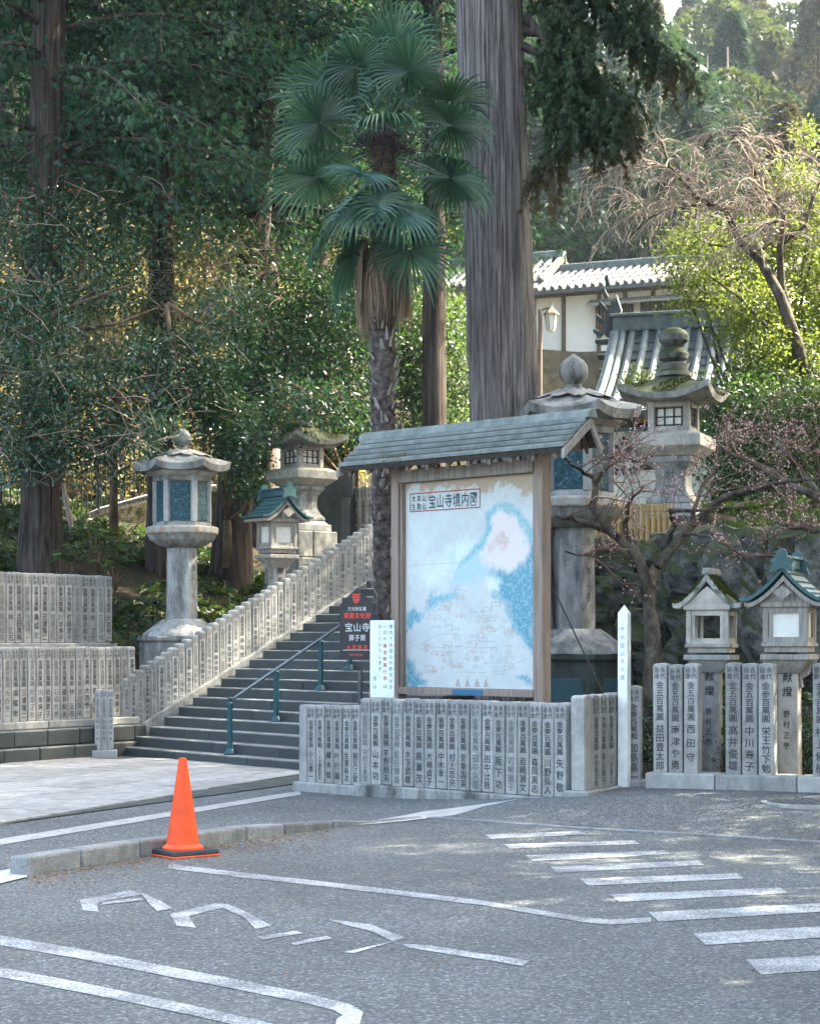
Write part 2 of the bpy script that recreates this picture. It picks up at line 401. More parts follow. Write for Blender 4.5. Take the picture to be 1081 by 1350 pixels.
for polys in ([[(57, 107), (205, 79), (240, 91), (120, 112), (108, 122), (113, 143), (66, 138)], [(206, 79), (250, 90), (300, 112), (332, 133), (288, 142), (262, 118), (241, 91)], [(122, 114), (238, 102), (247, 109), (120, 123)]],
              [[(325, 150), (455, 118), (495, 120), (480, 131), (380, 155), (402, 190), (345, 185)], [(496, 120), (530, 134), (575, 155), (625, 185), (578, 194), (545, 160), (481, 131)]],
              [[(582, 217), (700, 199), (718, 207), (600, 226)], [(678, 236), (790, 214), (808, 222), (698, 242)], [(795, 166), (850, 172), (920, 180), (1022, 220), (985, 230), (920, 200), (850, 183)], [(985, 231), (1023, 221), (870, 266), (838, 263)]]):
    structure('road_marking_letter', sheet_px([tz(p) for p in polys], .0035), M['paint'])

# ---- kerb: stones standing proud on the left, flush edging towards the right
kerb = MB()
kerb_root = thing('kerb', 'low granite kerb running along the front of the forecourt', 'kerb', (0, 0, 0)); del kerb_root['category']
kerb_root['kind'] = 'structure'
def kerb_stone(p0, p1, h0, h1, d=.16, gap=.006):
    a, b = on_ground(*p0), on_ground(*p1); t = (b-a).normalized(); n = Vector((-t.y, t.x, 0))
    a = a+t*gap; b = b-t*gap; vs = []
    for p, h in ((a, h0), (b, h1)):
        vs += [(p.x, p.y, p.z-.1), (p.x+n.x*d, p.y+n.y*d, p.z-.1), (p.x+n.x*d, p.y+n.y*d, p.z+h), (p.x, p.y, p.z+h)]
    c = sum((Vector(v) for v in vs), Vector())/8
    mb = MB().add([Vector(v)-c for v in vs], [(0, 1, 2, 3), (7, 6, 5, 4), (0, 4, 5, 1), (1, 5, 6, 2), (2, 6, 7, 3), (3, 7, 4, 0)])
    obj('kerb_stone', mb.mesh('kerb_stone', False, min(.018, h1*.4), 2), M['kerb'], kerb_root, c)
kp = [(36, 1156), (108, 1144), (186, 1131), (262, 1119), (326, 1108), (376, 1101), (440, 1092)]
kh = [.125, .125, .12, .115, .105, .085, .055]
for i in range(6): kerb_stone(kp[i], kp[i+1], kh[i], kh[i+1])
ep = [(440, 1092), (500, 1085.5), (560, 1079.5), (620, 1083.5), (700, 1089.5), (780, 1095), (860, 1099.5), (940, 1104), (1020, 1109), (1100, 1114), (1180, 1119)]
for i in range(10): kerb_stone(ep[i], ep[i+1], .055 if i == 0 else .014, .014, .11)

# ---- plaza of large flagstones in front of the stairs
plaza_poly = [on_ground(*p) for p in ((-150, 1114), (0, 1089), (398, 1034), (399, 1016), (157, 994), (117, 998), (-150, 1026))]
plaza = thing('plaza', 'pale flagstone plaza at the foot of the stairs', 'paving'); del plaza['category']; plaza['kind'] = 'structure'
def clip_poly(poly, px, py, nx, ny):
    out = []
    for i in range(len(poly)):
        a, b = poly[i], poly[(i+1) % len(poly)]
        da = (a[0]-px)*nx+(a[1]-py)*ny; db = (b[0]-px)*nx+(b[1]-py)*ny
        if da >= 0: out.append(a)
        if da*db < 0:
            t = da/(da-db); out.append((a[0]+(b[0]-a[0])*t, a[1]+(b[1]-a[1])*t))
    return out
def pt(v): return (v.x, v.y)
e0, e1 = plaza_poly[1], plaza_poly[2]; pu = (e1-e0).normalized(); pn = Vector((-pu.y, pu.x, 0))
rows = [.38, .62, .55, .62, .6, .62, .58, .62, .62, .6, .62]; d = 0.0
for r, w in enumerate(rows):
    s = -3.4+(.55 if r % 2 else 0)
    while s < 7.5:
        L = rnd.choice((.9, 1.05, 1.2)); q = [(s+.006, d+.006), (s+L-.006, d+.006), (s+L-.006, d+w-.006), (s+.006, d+w-.006)]
        poly = [pt(e0+pu*a+pn*b) for a, b in q]
        for i in range(len(plaza_poly)):
            a, b = plaza_poly[i], plaza_poly[(i+1) % len(plaza_poly)]
            if not poly: break
            poly = clip_poly(poly, a.x, a.y, -(b-a).normalized().y, (b-a).normalized().x)
        if len(poly) > 2:
            cx = sum(p[0] for p in poly)/len(poly); cy = sum(p[1] for p in poly)/len(poly)
            ar = abs(sum(poly[i][0]*poly[(i+1) % len(poly)][1]-poly[(i+1) % len(poly)][0]*poly[i][1] for i in range(len(poly))))/2
            if ar > .02:
                top = .028+rnd.uniform(-.002, .003)
                obj('flagstone', MB().prism([(x-cx, y-cy) for x, y in poly], 0, top, 'z').mesh('flagstone', False, .004), M['paving'], plaza, (cx, cy, 0))
        s += L
    d += w
structure('plaza_bed', mesh_from('plaza_bed', [(p.x, p.y, .014) for p in plaza_poly], [tuple(range(len(plaza_poly)))]), M['dark_stone'])

# manhole
p = on_ground(1066, 1059)
mh = thing('manhole_cover', 'round manhole cover in the asphalt before the right stone fence', 'manhole cover', p)
obj('ring', MB().lathe([(.40, -.04), (.40, .010), (.35, .010), (.35, -.04)], 32, caps=False).mesh('ring'), M['concrete'], mh)
mb = MB().lathe([(.345, -.04), (.345, .012)], 32)
for i in range(7): mb.box((-.24+.08*i, 0, .013), (.02, .44-.5*abs(-.24+.08*i), .008))
obj('lid', mb.mesh('lid'), M['grey_metal'], mh)

# ------------------------------------------------------------------ hillside
STO = Vector((-3.91, 25.5)); SU = Vector((.775, .631)); SV = Vector((.631, -.775)); RISE, TREAD, NSTEP = .129, .234, 25
def smooth(a, b, t):
    t = min(1, max(0, (t-a)/(b-a))); return t*t*(3-2*t)
def lerp(tab, x):
    for (x0, y0), (x1, y1) in zip(tab, tab[1:]):
        if x <= x1: return y0+(y1-y0)*max(0, (x-x0)/(x1-x0))
    return tab[-1][1]
YF = [(-3, 26), (-1.13, 24), (-1.1, 20.0), (1.45, 17.7), (2, 18.3), (2.3, 18.0), (3.8, 17.2), (8, 15.3), (20, 10), (60, -8)]
YR = [(-2, 24.6), (1.2, 23.6), (2.4, 23.2), (3.5, 22.0), (6, 21.2), (10, 19.5), (20, 15), (60, -3)]
def far_rise(x, y, z):
    z += .42*max(0, y-39)-.42*max(0, y-47)
    if y > 57: z = max(z, 10.4) if x > -9 else z
    z += .27*max(0, y-70)
    return z
def height(x, y):
    du = (x-STO.x)*SU.x+(y-STO.y)*SU.y; dv = (x-STO.x)*SV.x+(y-STO.y)*SV.y
    if dv < 0:
        w = (x+5.08)*-.828+(y-23.5)*.56
        z = -.4 if w < .35 else (.45 if w < 1.25 else 1.42+min(2.3, .52*(w-1.25)))
        z += .27*max(0, w-8)-.27*max(0, w-30)
        if du > 0 and w > -2: z = max(z, min(.5*du-.25, 3.3))
        return far_rise(x, y, z) if y > 45 else z
    if dv < 5.2:
        z = max(-.4, .552*du-.4) if du < NSTEP*TREAD else 3.2+.1*(du-NSTEP*TREAD)
        return far_rise(x, y, z) if y > 39 else z
    yf, yr = lerp(YF, x), lerp(YR, x)
    if y < yf: return -.4
    if y < yr: return .3
    t = y-yr
    z = .3+2.55*smooth(0, 1.6, t)+.11*max(0, t-1.6)
    return far_rise(x, y, z)
def hill_z(x, y): return height(x, y)+.12*noise.noise((x*.7, y*.7, 0))
hx = np.concatenate([np.arange(-60, -12, 2.0), np.arange(-12, 12, .4), np.arange(12, 62, 2.0)])
hy = np.concatenate([np.arange(8, 17, 1.0), np.arange(17, 42, .4), np.arange(42, 150, 2.0)])
co = np.array([(x, y, hill_z(x, y)) for y in hy for x in hx]); nx = len(hx)
i = (np.arange(len(hy)-1)[:, None]*nx+np.arange(nx-1)[None, :]).ravel()
structure('hillside', mesh_np('hillside', co, np.stack([i, i+1, i+nx+1, i+nx], 1), False), M['soil'])

# ------------------------------------------------------------------ lettering
_gl = {}
def load_glyphs(chars):
    obs = []
    for ch in sorted(set(chars)-set(_gl)-{' '}):
        cu = bpy.data.curves.new('glyph', 'FONT'); cu.body = ch; cu.resolution_u = 2; cu.offset = .007
        o = bpy.data.objects.new('glyph', cu); col.objects.link(o); obs.append((ch, o))
    dg = bpy.context.evaluated_depsgraph_get(); dg.update()
    for ch, o in obs:
        ev = o.evaluated_get(dg); m_ = ev.to_mesh()
        vs = [(v.co.x, v.co.y) for v in m_.vertices]; fs = [tuple(p.vertices) for p in m_.polygons]
        _gl[ch] = (vs, fs); ev.to_mesh_clear()
    for ch, o in obs:
        cu = o.data; bpy.data.objects.remove(o); bpy.data.curves.remove(cu)
def put_glyph(mb, ch, x, z, w, h, y=0.0):
    """glyph in the cell whose lower-left corner is (x, z); lies in the xz plane, facing -y"""
    if ch == ' ': return
    vs, fs = _gl[ch]
    mb.add([(x+a*w, y, z+(b+.09)*h) for a, b in vs], fs)
def text_row(mb, s, x, z, w, h, pitch=None, y=0.0, latin=False):
    for i, ch in enumerate(s): put_glyph(mb, ch, x+i*(pitch or w), z, w, h, y)
def text_col(mb, s, x, ztop, w, h, pitch=None, y=0.0):
    for i, ch in enumerate(s): put_glyph(mb, ch, x, ztop-h-i*(pitch or h), w, h, y)

POST_TEXT = {}
load_glyphs('永代浴油金壹百萬圓五参貳拾報恩感謝宝山寺境内図大本生駒文化財愛護重要獅子閣火気厳禁HITACHI境では当の許可なき一切募勧行為はおことわりします。献燈奉納'
            '小山章一アスカ建設会社績木稔叶行雄生澤裕次祖父江登中村上源治本功平野照夫松谷輝武高瀬茂大嶋貞子幸忠央安東国英田久健雄辻枝阪下岩崎雅淵文森岡志川弘人矢敬'
            '神柳善熊松加島嘉益豊太郎南津や勇西守井俊寿紀栄王竹勉佛檀宏清正和義三浦石原吉林橋藤佐秀隆美恵二')
def inscription(name, amount='金壹百萬圓', head='永代浴油', w=.13, h=.85):
    """brush-style donor column: small heading in two columns, amount, then the name"""
    key = (name, amount, head, round(w, 3), round(h, 3))
    if key in POST_TEXT: return POST_TEXT[key]
    mb = MB(); cw = w*.40
    for ch, (cx, cz) in zip(head, ((.02*w, 0), (.02*w, 1), (-.44*w, 0), (-.44*w, 1))):
        put_glyph(mb, ch, cx, h-.035-cw*1.0-cz*cw*1.05, cw*1.0, cw*1.05)
    top = h-.035-cw*2.2-.012; aw = w*.58; ah = (h*.36)/5
    text_col(mb, amount, -aw/2, top, aw, min(ah, aw*1.15))
    top2 = top-5*min(ah, aw*1.15)-.03; nlen = len(name)
    avail = top2-.03; nw = min(w*.66, avail/nlen); text_col(mb, name, -nw/2, top2, nw, nw, min(avail/nlen, nw*1.5))
    me_ = mb.mesh('inscription'); POST_TEXT[key] = me_; return me_

# ------------------------------------------------------------------ donor-stone fences
_postm = {}
def post_mesh(w, d, h):
    k = (round(w, 3), round(d, 3), round(h, 3))
    if k not in _postm:
        a = w/2; poly = [(-a, 0), (a, 0), (a, h-.022), (a*.72, h-.006), (0, h), (-a*.72, h-.006), (-a, h-.022)]
        _postm[k] = MB().prism(poly, -d/2, d/2, 'y').mesh('stone_post', False, .007)
    return _postm[k]
def fence(name, label, p0, p1, n, z0, h, d=.13, texts=(), amounts=(), heads=(), dz=0.0, gap=.012, ink='ink', fill=None, group='donor stone fences', stone='granite', jitter=.006):
    """n stone posts from p0 to p1 (plan points); local -y is the inscribed side; dz = rise over the run"""
    p0, p1 = Vector(p0), Vector(p1); L = (p1-p0).length; rz = math.atan2(p1.y-p0.y, p1.x-p0.x); pitch = L/n
    root = thing(name, label, 'stone fence', (p0.x, p0.y, z0), rz, group)
    for i in range(n):
        x = (i+.5)*pitch; w = pitch-gap
        po = obj('stone_post', post_mesh(w, d, h), M[stone], root, (x, rnd.uniform(-.004, .004), dz*(i+.5)/n+rnd.uniform(-jitter, jitter)), (rnd.uniform(-.006, .006), rnd.uniform(-.005, .005), rnd.uniform(-.02, .02)))
        nm = texts[i] if i < len(texts) else (fill[i*7 % len(fill)] if fill else None)
        if nm:
            am = amounts[i] if i < len(amounts) else '金壹百萬圓'; hd = heads[i] if i < len(heads) else '永代浴油'
            ik = ink if not isinstance(ink, (list, tuple)) else ink[i % len(ink)]
            src = inscription(nm, am, hd, w, h)
            key = (src.name, ik)
            if key not in POST_TEXT:
                m2 = src.copy(); m2.materials.clear(); m2.materials.append(M[ik]); POST_TEXT[key] = m2
            obj('inscription', POST_TEXT[key], None, po, (0, -d/2-.0025, 0))
    return root, rz, L
FILL = ['松原正和', '石橋秀義', '吉田清美', '三浦隆二', '佐藤恵子', '林 正志', '高橋宏', '川本寿子', '藤井和夫', '大西義一']
def plinth(root, L, h, d, m='granite_old', over=.03, n=1, z=0.0, dz=0.0):
    for i in range(n):
        a = -over+(L+2*over)*i/n; b = -over+(L+2*over)*(i+1)/n
        obj('plinth_stone', MB().box(((a+b)/2, 0, z-h/2), (b-a-.006, d, h)).mesh('plinth_stone', False, .012), M[m], root)

# front fence: a lower and a taller stretch, then the return towards the notice board
A0, A1 = (-1.105, 19.62), (-.455, 18.98); B1 = (1.455, 17.16)
ra, rz_f, L = fence('stone_fence', 'short lower run of six inscribed stone posts below the black sign', A0, A1, 7, .1, .80, texts=[None, '小山章一', 'アスカ建設会社', '績木稔', '叶行雄', '生澤裕次', '祖父江登'])
plinth(ra, L, .2, .26, 'granite')
rb, rz_f, L = fence('stone_fence', 'long front run of inscribed stone posts under the map board', A1, B1, 18, .125, .86,
    texts=['中村上源治', '山本功', '平野照夫', '松谷輝雄', '木下武雄', '高瀬茂', '大嶋貞子', '中木幸一', '村上忠央', '安東国英', '田中久雄', '田中辻枝', '阪下功', '岩崎雅子', '岩崎淵文', '森岡高志', '川野弘人', '矢野敬'],
    amounts=['金参百萬圓'], ink=['ink_faint', 'ink', 'ink', 'ink_faint', 'ink', 'ink', 'ink', 'ink', 'ink', 'ink', 'ink_faint', 'ink', 'ink', 'ink_faint', 'ink', 'ink', 'ink', 'ink'])
plinth(rb, L, .16, .28, 'granite_old', n=3)
rc, rz_c, L = fence('stone_fence', 'five-post stone fence return beside the thin white post', (1.50, 17.02), (2.02, 17.98), 6, .2, .86,
    texts=[None, '神野善太郎', '柳川利子'.replace('利', '和'), '小谷善三', '熊野清文', '松原和夫'], amounts=[0, '金壹百萬圓', '金壹百萬圓', '金壹百萬圓', '金貳百萬圓', '金貳百萬圓'])
plinth(rc, L, .14, .24, 'granite', n=1)
rg, _, L = fence('stone_fence', 'single inscribed stone post standing beside the thin white post', (2.03, 17.80), (2.175, 17.76), 1, .2, .93, texts=['加島嘉一'], d=.12)
obj('plinth_stone', MB().box((.09, 0, -.02), (.24, .22, .14)).mesh('plinth_stone', False, .012), M['granite'], rg)
# right fence on its thick granite kerb: groups of three with the lanterns between
RD0, RD1 = Vector((2.235, 17.52)), Vector((3.95, 16.83)); rfdir = (RD1-RD0).normalized()
def rf(a): return tuple(RD0+rfdir*a)
lab = 'three inscribed stone posts %s'
f1, rz_r, _ = fence('stone_fence', lab % 'left of the rustic-roofed stone lantern', rf(.03), rf(.455), 3, .33, 1.01, .17, ['益田豊太郎', '南津や勇', '西田守'], ['金五百萬圓']*3)
f2, _, _ = fence('stone_fence', lab % 'between the rustic-roofed and the copper-roofed lantern', rf(.70), rf(1.15), 3, .33, 1.02, .17, ['高井俊雄', '中川寿子', '栄王竹下勉'], ['金五百萬圓', '金五百萬圓', '金参百萬圓'])
f3, _, _ = fence('stone_fence', lab % 'in front of the copper-roofed lantern at the picture edge', rf(1.485), rf(1.93), 3, .33, 1.03, .17, ['村上佛檀', '大西義一', '三浦隆二'], ['金参百萬圓']*3, ['報恩感謝']*3)
rk = thing('stone_kerb', 'thick pale granite kerb carrying the right-hand stone posts', 'stone kerb', (RD0.x, RD0.y, .16), rz_r)
for a, b in ((-.03, .62), (.62, 1.36), (1.36, 2.3)):
    obj('kerb_stone', MB().box(((a+b)/2, .02, .085), (b-a-.006, .34, .19)).mesh('kerb_stone', False, .015, 2), M['granite'], rk)
# left: lower and upper terrace fences
LD = Vector((.56, .828)); LN = Vector((-.828, .56)); L0 = Vector((-5.08, 23.5))
q0 = L0+LD*-.75+LN*.28; q1 = L0+LD*2.70+LN*.28
rl, rz_l, L = fence('stone_fence', 'lower of the two long inscribed stone fences at the left edge', q0, q1, 24, .52, .95, fill=FILL, ink=['ink', 'ink_faint', 'ink'])
plinth(rl, L, .10, .30, 'granite', n=4)
tw = thing('retaining_wall', 'low dark block wall under the lower left stone fence', 'retaining wall', (q0.x, q0.y, 0), rz_l)
for r, (z, h) in enumerate(((.0, .2), (.2, .22))):
    x = -.1 if r else -.35
    while x < L+.02:
        w = min(rnd.uniform(.45, .65), L+.05-x); off = -.12+.05*r
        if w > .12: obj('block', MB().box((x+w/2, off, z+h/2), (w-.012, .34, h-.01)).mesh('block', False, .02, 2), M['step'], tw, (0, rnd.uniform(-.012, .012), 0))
        x += w
q2 = L0+LD*.35+LN*1.3; q3 = L0+LD*3.34+LN*1.3
ru, _, L = fence('stone_fence', 'upper of the two long inscribed stone fences at the left edge', q2, q3, 19, 1.52, .95, fill=FILL[3:]+FILL[:3], ink=['ink', 'ink', 'ink_faint'])
plinth(ru, L, .08, .30, 'granite', n=4)
tw2 = thing('retaining_wall', 'terrace wall between the lower and the upper left stone fence', 'retaining wall', (q2.x, q2.y, .4), rz_l)
for r in range(3):
    x = -.2-.2*(r % 2)
    while x < L+.02:
        w = min(rnd.uniform(.5, .8), L+.03-x)
        if w > .1: obj('block', MB().box((x+w/2, .0, .17+.345*r), (w-.012, .36, .335)).mesh('block', False, .02), M['dark_stone'], tw2, (0, rnd.uniform(-.012, .012), 0))
        x += w
# small end post of the lower fence: three narrow columns on a plinth
c = on_ground(137, 999)
rp = thing('stone_marker', 'short three-columned inscribed stone marker at the foot of the stairs', 'stone marker', (c.x+.03, c.y-.16, 0), R(8))
obj('plinth_stone', MB().box((0, 0, .05), (.34, .28, .12)).mesh('plinth_stone', False, .01), M['granite'], rp)
for k in range(3):
    po = obj('stone_post', post_mesh(.078, .14, .80), M['granite'], rp, (-.082+.082*k, 0, .11))
    m2 = inscription(FILL[k], '金壹百萬圓', '永代浴油', .076, .80)
    if not m2.materials: m2.materials.append(M['ink_faint'])
    obj('inscription', m2, None, po, (0, -.0725, 0))

# ------------------------------------------------------------------ stairs
stairs = thing('stone_stairs', 'broad worn stone staircase climbing to the right behind the fences', 'stairs', (STO.x, STO.y, 0), math.atan2(SV.y, SV.x))
# local x = along the step (SV), local y = uphill (SU)
for i in range(NSTEP):
    x = 0.0
    cuts = [0, rnd.uniform(1.3, 2.0), rnd.uniform(2.9, 3.6), 5.1]
    for a, b in zip(cuts, cuts[1:]):
        z1 = (i+1)*RISE+rnd.uniform(-.003, .003)
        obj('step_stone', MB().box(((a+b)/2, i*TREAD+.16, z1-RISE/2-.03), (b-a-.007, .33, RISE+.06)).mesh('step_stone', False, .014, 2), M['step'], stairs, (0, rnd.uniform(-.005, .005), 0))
p0 = STO-SV*.16; n_st = 44; run = 4.9
p1 = p0+SU*run; slope = RISE/TREAD
rs, rz_s, L = fence('stone_fence', 'long stepped stone fence climbing along the left side of the stairs', p0, p1, n_st, .16, .79, .13, fill=FILL, ink=['ink', 'ink_faint'], dz=run*slope*.965, gap=.009, jitter=.002)
mb = MB(); up = run*slope*.965
mb.prism([(-.05, -.5), (-.05, .03), (L+.05, up+.03), (L+.05, up-.55)], -.13, .16, 'y')
obj('stringer', mb.mesh('stringer', False, .012), M['granite_old'], rs)

# handrail
hr = thing('handrail', 'dark teal handrail with round posts standing on the stairs', 'handrail', (STO.x, STO.y, 0), math.atan2(SV.y, SV.x))
xv = 2.48; tops = []
for t in (.17, .795, 1.464, 2.05, 2.75):
    k = int(t/TREAD); z = (k+1)*RISE; y = (k+.55)*TREAD
    tops.append((xv, y, z+.66))
    ps = obj('rail_post', MB().lathe([(.075, 0), (.078, .012), (.055, .05), (.036, .075), (.034, .6), (.040, .605), (.040, .64), (.022, .66), (.012, .672)], 14).mesh('rail_post', 'auto'), M['green_metal'], hr, (xv, y, z))
a, b = Vector(tops[0]), Vector(tops[-1]); d = (b-a).normalized()
obj('rail', MB().tube([a+Vector((0, 0, .01)), b+Vector((0, 0, .01)), b+d*.5+Vector((0, 0, .01))], .021, 10).mesh('rail', True), M['steel'], hr)
obj('rail_knob', MB().sphere((0, 0, 0), .03, 12, 8).mesh('rail_knob', True), M['green_metal'], hr, a+Vector((0, 0, .035)))
# ------------------------------------------------------------------ traffic cone
c = on_ground(241, 1128)
cone = thing('traffic_cone', 'orange traffic cone with black rubber foot standing against the kerb', 'traffic cone', c, R(38))
obj('cone_body', MB().lathe([(.150, .045), (.150, .062), (.128, .075), (.118, .085), (.030, .685), (.028, .70), (.018, .705)], 32).mesh('cone_body', 'auto'), M['orange'], cone)
obj('foot_pad', MB().box((0, 0, .008), (.40, .40, .012)).mesh('foot_pad', False, .004), M['orange'], cone)
obj('rubber_foot', MB().box((0, 0, .032), (.385, .385, .032), top=(.97, .97)).mesh('rubber_foot', False, .008, 2), M['rubber'], cone)

# ------------------------------------------------------------------ map board
BL, BR_ = Vector((-.118, 20.3)), Vector((1.32, 18.9)); bd = (BR_-BL).normalized(); BLEN = (BR_-BL).length
rz_b = math.atan2(bd.y, bd.x)
bz = .3
board = thing('map_board', 'large weathered temple map board under a small gabled roof', 'notice board', (BL.x, BL.y, 0), rz_b)
for x in (0, BLEN):
    obj('post', MB().box((x, 0, 1.72), (.11, .14, 3.44)).mesh('post', False, .006), M['wood_tan'], board)
obj('panel_backing', MB().box((BLEN/2, .05, 2.16), (BLEN-.13, .05, 2.36)).mesh('panel_backing'), M['wood_dark'], board)
obj('top_rail', MB().box((BLEN/2, -.01, 3.30), (BLEN-.127, .14, .13)).mesh('top_rail', False, .006), M['wood_grey'], board)
obj('top_beam', MB().box((BLEN/2, 0, 3.47), (BLEN+.9, .11, .10)).mesh('top_beam', False, .006), M['wood_tan'], board)
obj('bottom_rail', MB().box((BLEN/2, -.01, 1.02), (BLEN-.127, .13, .075)).mesh('bottom_rail', False, .005), M['wood_tan'], board)
obj('maker_plate', MB().box((BLEN*.53, -.079, 1.022), (.42, .012, .05)).mesh('maker_plate'), M['sign_blue'], board)
for s in (.075, BLEN-.075):
    obj('side_trim', MB().box((s, -.02, 2.15), (.022, .05, 2.2)).mesh('side_trim'), M['wood_tan'], board)
# painted map: flat print, its colours kept per vertex of a fine sheet
def map_print():
    nu, nv = 250, 400; W, H = BLEN-.17, 2.17
    u = np.linspace(0, 1, nu)[None, :].repeat(nv, 0); v = np.linspace(0, 1, nv)[:, None].repeat(nu, 1)
    rs = np.random.RandomState(3)
    def vnoise(n, seed):
        r = np.random.RandomState(seed).rand(n+2, n+2); x = u*n; y = v*n*.999; xi = x.astype(int); yi = y.astype(int); fx = x-xi; fy = y-yi
        fx = fx*fx*(3-2*fx); fy = fy*fy*(3-2*fy)
        return (r[yi, xi]*(1-fx)+r[yi, xi+1]*fx)*(1-fy)+(r[yi+1, xi]*(1-fx)+r[yi+1, xi+1]*fx)*fy
    n1 = vnoise(7, 1)*.4+vnoise(17, 2)*.3+vnoise(41, 3)*.3; n2 = vnoise(11, 5)*.4+vnoise(29, 6)*.3+vnoise(67, 7)*.3; n3 = vnoise(120, 8)
    rgb = np.empty((nv, nu, 3)); rgb[:] = (.50, .52, .515)
    rgb *= (.86+.26*n1)[..., None]*np.array((1, 1, 1)); rgb *= (.97+.06*n3)[..., None]
    def paint(mask, c):
        m = np.clip(mask, 0, 1)[..., None]; rgb[:] = rgb*(1-m)+np.array(c)*m
    def cr(x, y): return ((x-318)/587., 1-(y-205)/945.)
    def blob(pts, c, soft=.02, wob=.09, amt=1.0):
        P = [cr(*p) for p in pts]; uu = u+(n1-.5)*wob*1.4; vv = v+(n2-.5)*wob*.9
        soft = soft*1.8; wob = wob*1.5; ins = np.zeros_like(u, bool); dist = np.full_like(u, 9.)
        for (x0, y0), (x1, y1) in zip(P, P[1:]+P[:1]):
            cnd = ((y0 > vv) != (y1 > vv)); xx = (x1-x0)*(vv-y0)/((y1-y0) if abs(y1-y0) > 1e-9 else 1e-9)+x0
            ins ^= cnd & (uu < xx)
            t = np.clip(((uu-x0)*(x1-x0)+(vv-y0)*(y1-y0))/max(1e-9, (x1-x0)**2+(y1-y0)**2), 0, 1)
            dist = np.minimum(dist, np.hypot(uu-x0-t*(x1-x0), (vv-y0-t*(y1-y0))*1.3))
        sd = np.where(ins, dist, -dist); m = np.clip(sd/soft+.5, 0, 1)
        c = np.array(c) if len(np.array(c).shape) else c
        paint(m*amt, c)
    # grey-green middle distance, faint greys of the far ridges
    blob([(330, 380), (520, 330), (520, 350), (330, 420)], (.52, .57, .58), .05, .12, .6)
    blob([(400, 600), (520, 500), (600, 470), (640, 520), (560, 600), (480, 680), (400, 700)], (.60, .67, .70), .06, .14, .7)
    blob([(520, 660), (560, 600), (640, 540), (690, 600), (720, 640), (660, 690), (560, 690)], (.36, .50, .54), .03, .12, .9)
    # blue belts
    B1, B2 = (.10, .27, .35), (.19, .38, .45)
    blob([(720, 630), (800, 620), (860, 560), (880, 500), (912, 480), (912, 1030), (870, 980), (850, 930), (800, 840), (780, 760), (735, 740)], B1, .03, .10)
    blob([(655, 500), (690, 380), (730, 340), (770, 335), (830, 370), (880, 450), (905, 500), (860, 500), (820, 410), (760, 365), (715, 390), (690, 470), (680, 520), (640, 560), (570, 600), (600, 560)], (.13, .36, .42), .02, .07, .9)
    blob([(400, 810), (430, 740), (480, 720), (540, 705), (530, 750), (480, 770), (440, 800)], B2, .02, .10)
    blob([(310, 830), (345, 800), (390, 820), (385, 850), (330, 880), (310, 880)], B1, .02, .10)
    blob([(310, 1030), (350, 1040), (380, 1090), (415, 1120), (410, 1150), (310, 1150)], B1, .02, .10)
    blob([(810, 1100), (850, 1095), (912, 1130), (912, 1140), (850, 1120)], B1, .015, .06)
    blob([(520, 540), (550, 520), (560, 560), (535, 580)], (.34, .50, .60), .03, .1, .7)
    # rosy peak
    blob([(690, 470), (720, 390), (765, 360), (810, 390), (850, 450), (865, 540), (850, 600), (780, 620), (700, 600), (675, 550)], (.66, .58, .55), .03, .08, .85)
    blob([(700, 500), (740, 470), (790, 490), (770, 520), (720, 520)], (.50, .30, .27), .03, .14, .7)
    blob([(700, 660), (740, 640), (765, 680), (750, 730), (700, 710)], (.62, .66, .66), .02, .07, .9)
    # peeled tan strip along the top and the left edge
    edge = (v-.955)*14+(n2-.45)*2.2+(u-.3)*.9
    paint(np.clip(edge*2.2, 0, 1), (.40, .31, .23))
    paint(np.clip((.012-u)*90+(n1-.55)*1.5, 0, 1)*.8, (.45, .38, .31))
    # speckle of tree stamps in the blues, mottling everywhere
    blue = np.clip((rgb[..., 2]-rgb[..., 0]-.1)*5, 0, 1); sp = np.clip((n3-.5)*5, 0, 1)*blue*.35
    rgb = rgb*(1-sp[..., None])+np.array((.5, .66, .72))*sp[..., None]
    wh = (n3 < .16)*(1-blue)*.25; rgb = rgb*(1-wh[..., None])+np.array((.5, .52, .5))*wh[..., None]
    # line drawing: roofs, walls, paths of the temple plan
    def line(x0, y0, x1, y1, c=(.30, .31, .31), a=.55, w=.8):
        (a0, b0), (a1, b1) = cr(x0, y0), cr(x1, y1); n = int(max(abs(a1-a0)*nu, abs(b1-b0)*nv)*2)+2
        for t in np.linspace(0, 1, n):
            i = int(round((b0+(b1-b0)*t)*(nv-1))); j = int(round((a0+(a1-a0)*t)*(nu-1)))
            if 0 <= i < nv and 0 <= j < nu: rgb[i, j] = rgb[i, j]*(1-a)+np.array(c)*a
    for k in range(2600):                                                 # stippled tree and rock strokes over the pale ground
        x = rs.uniform(330, 900); y = rs.uniform(330, 1130); a_ = rs.uniform(.04, .20); line(x, y, x+rs.uniform(-7, 7), y+rs.uniform(2, 9), (.36, .42, .44) if rs.rand() < .7 else (.5, .47, .42), a_)
    for k in range(95):
        x = rs.uniform(400, 800); y = rs.uniform(740, 1085); w = rs.uniform(10, 48); h = rs.uniform(6, 18)
        cc = (.34, .33, .31) if rs.rand() < .6 else (.42, .28, .22)
        line(x, y, x+w, y, cc); line(x, y, x+6, y-h, cc); line(x+w, y, x+w-6, y-h, cc); line(x+6, y-h, x+w-6, y-h, cc)
        line(x+4, y, x+4, y+h*.7, cc); line(x+w-4, y, x+w-4, y+h*.7, cc)
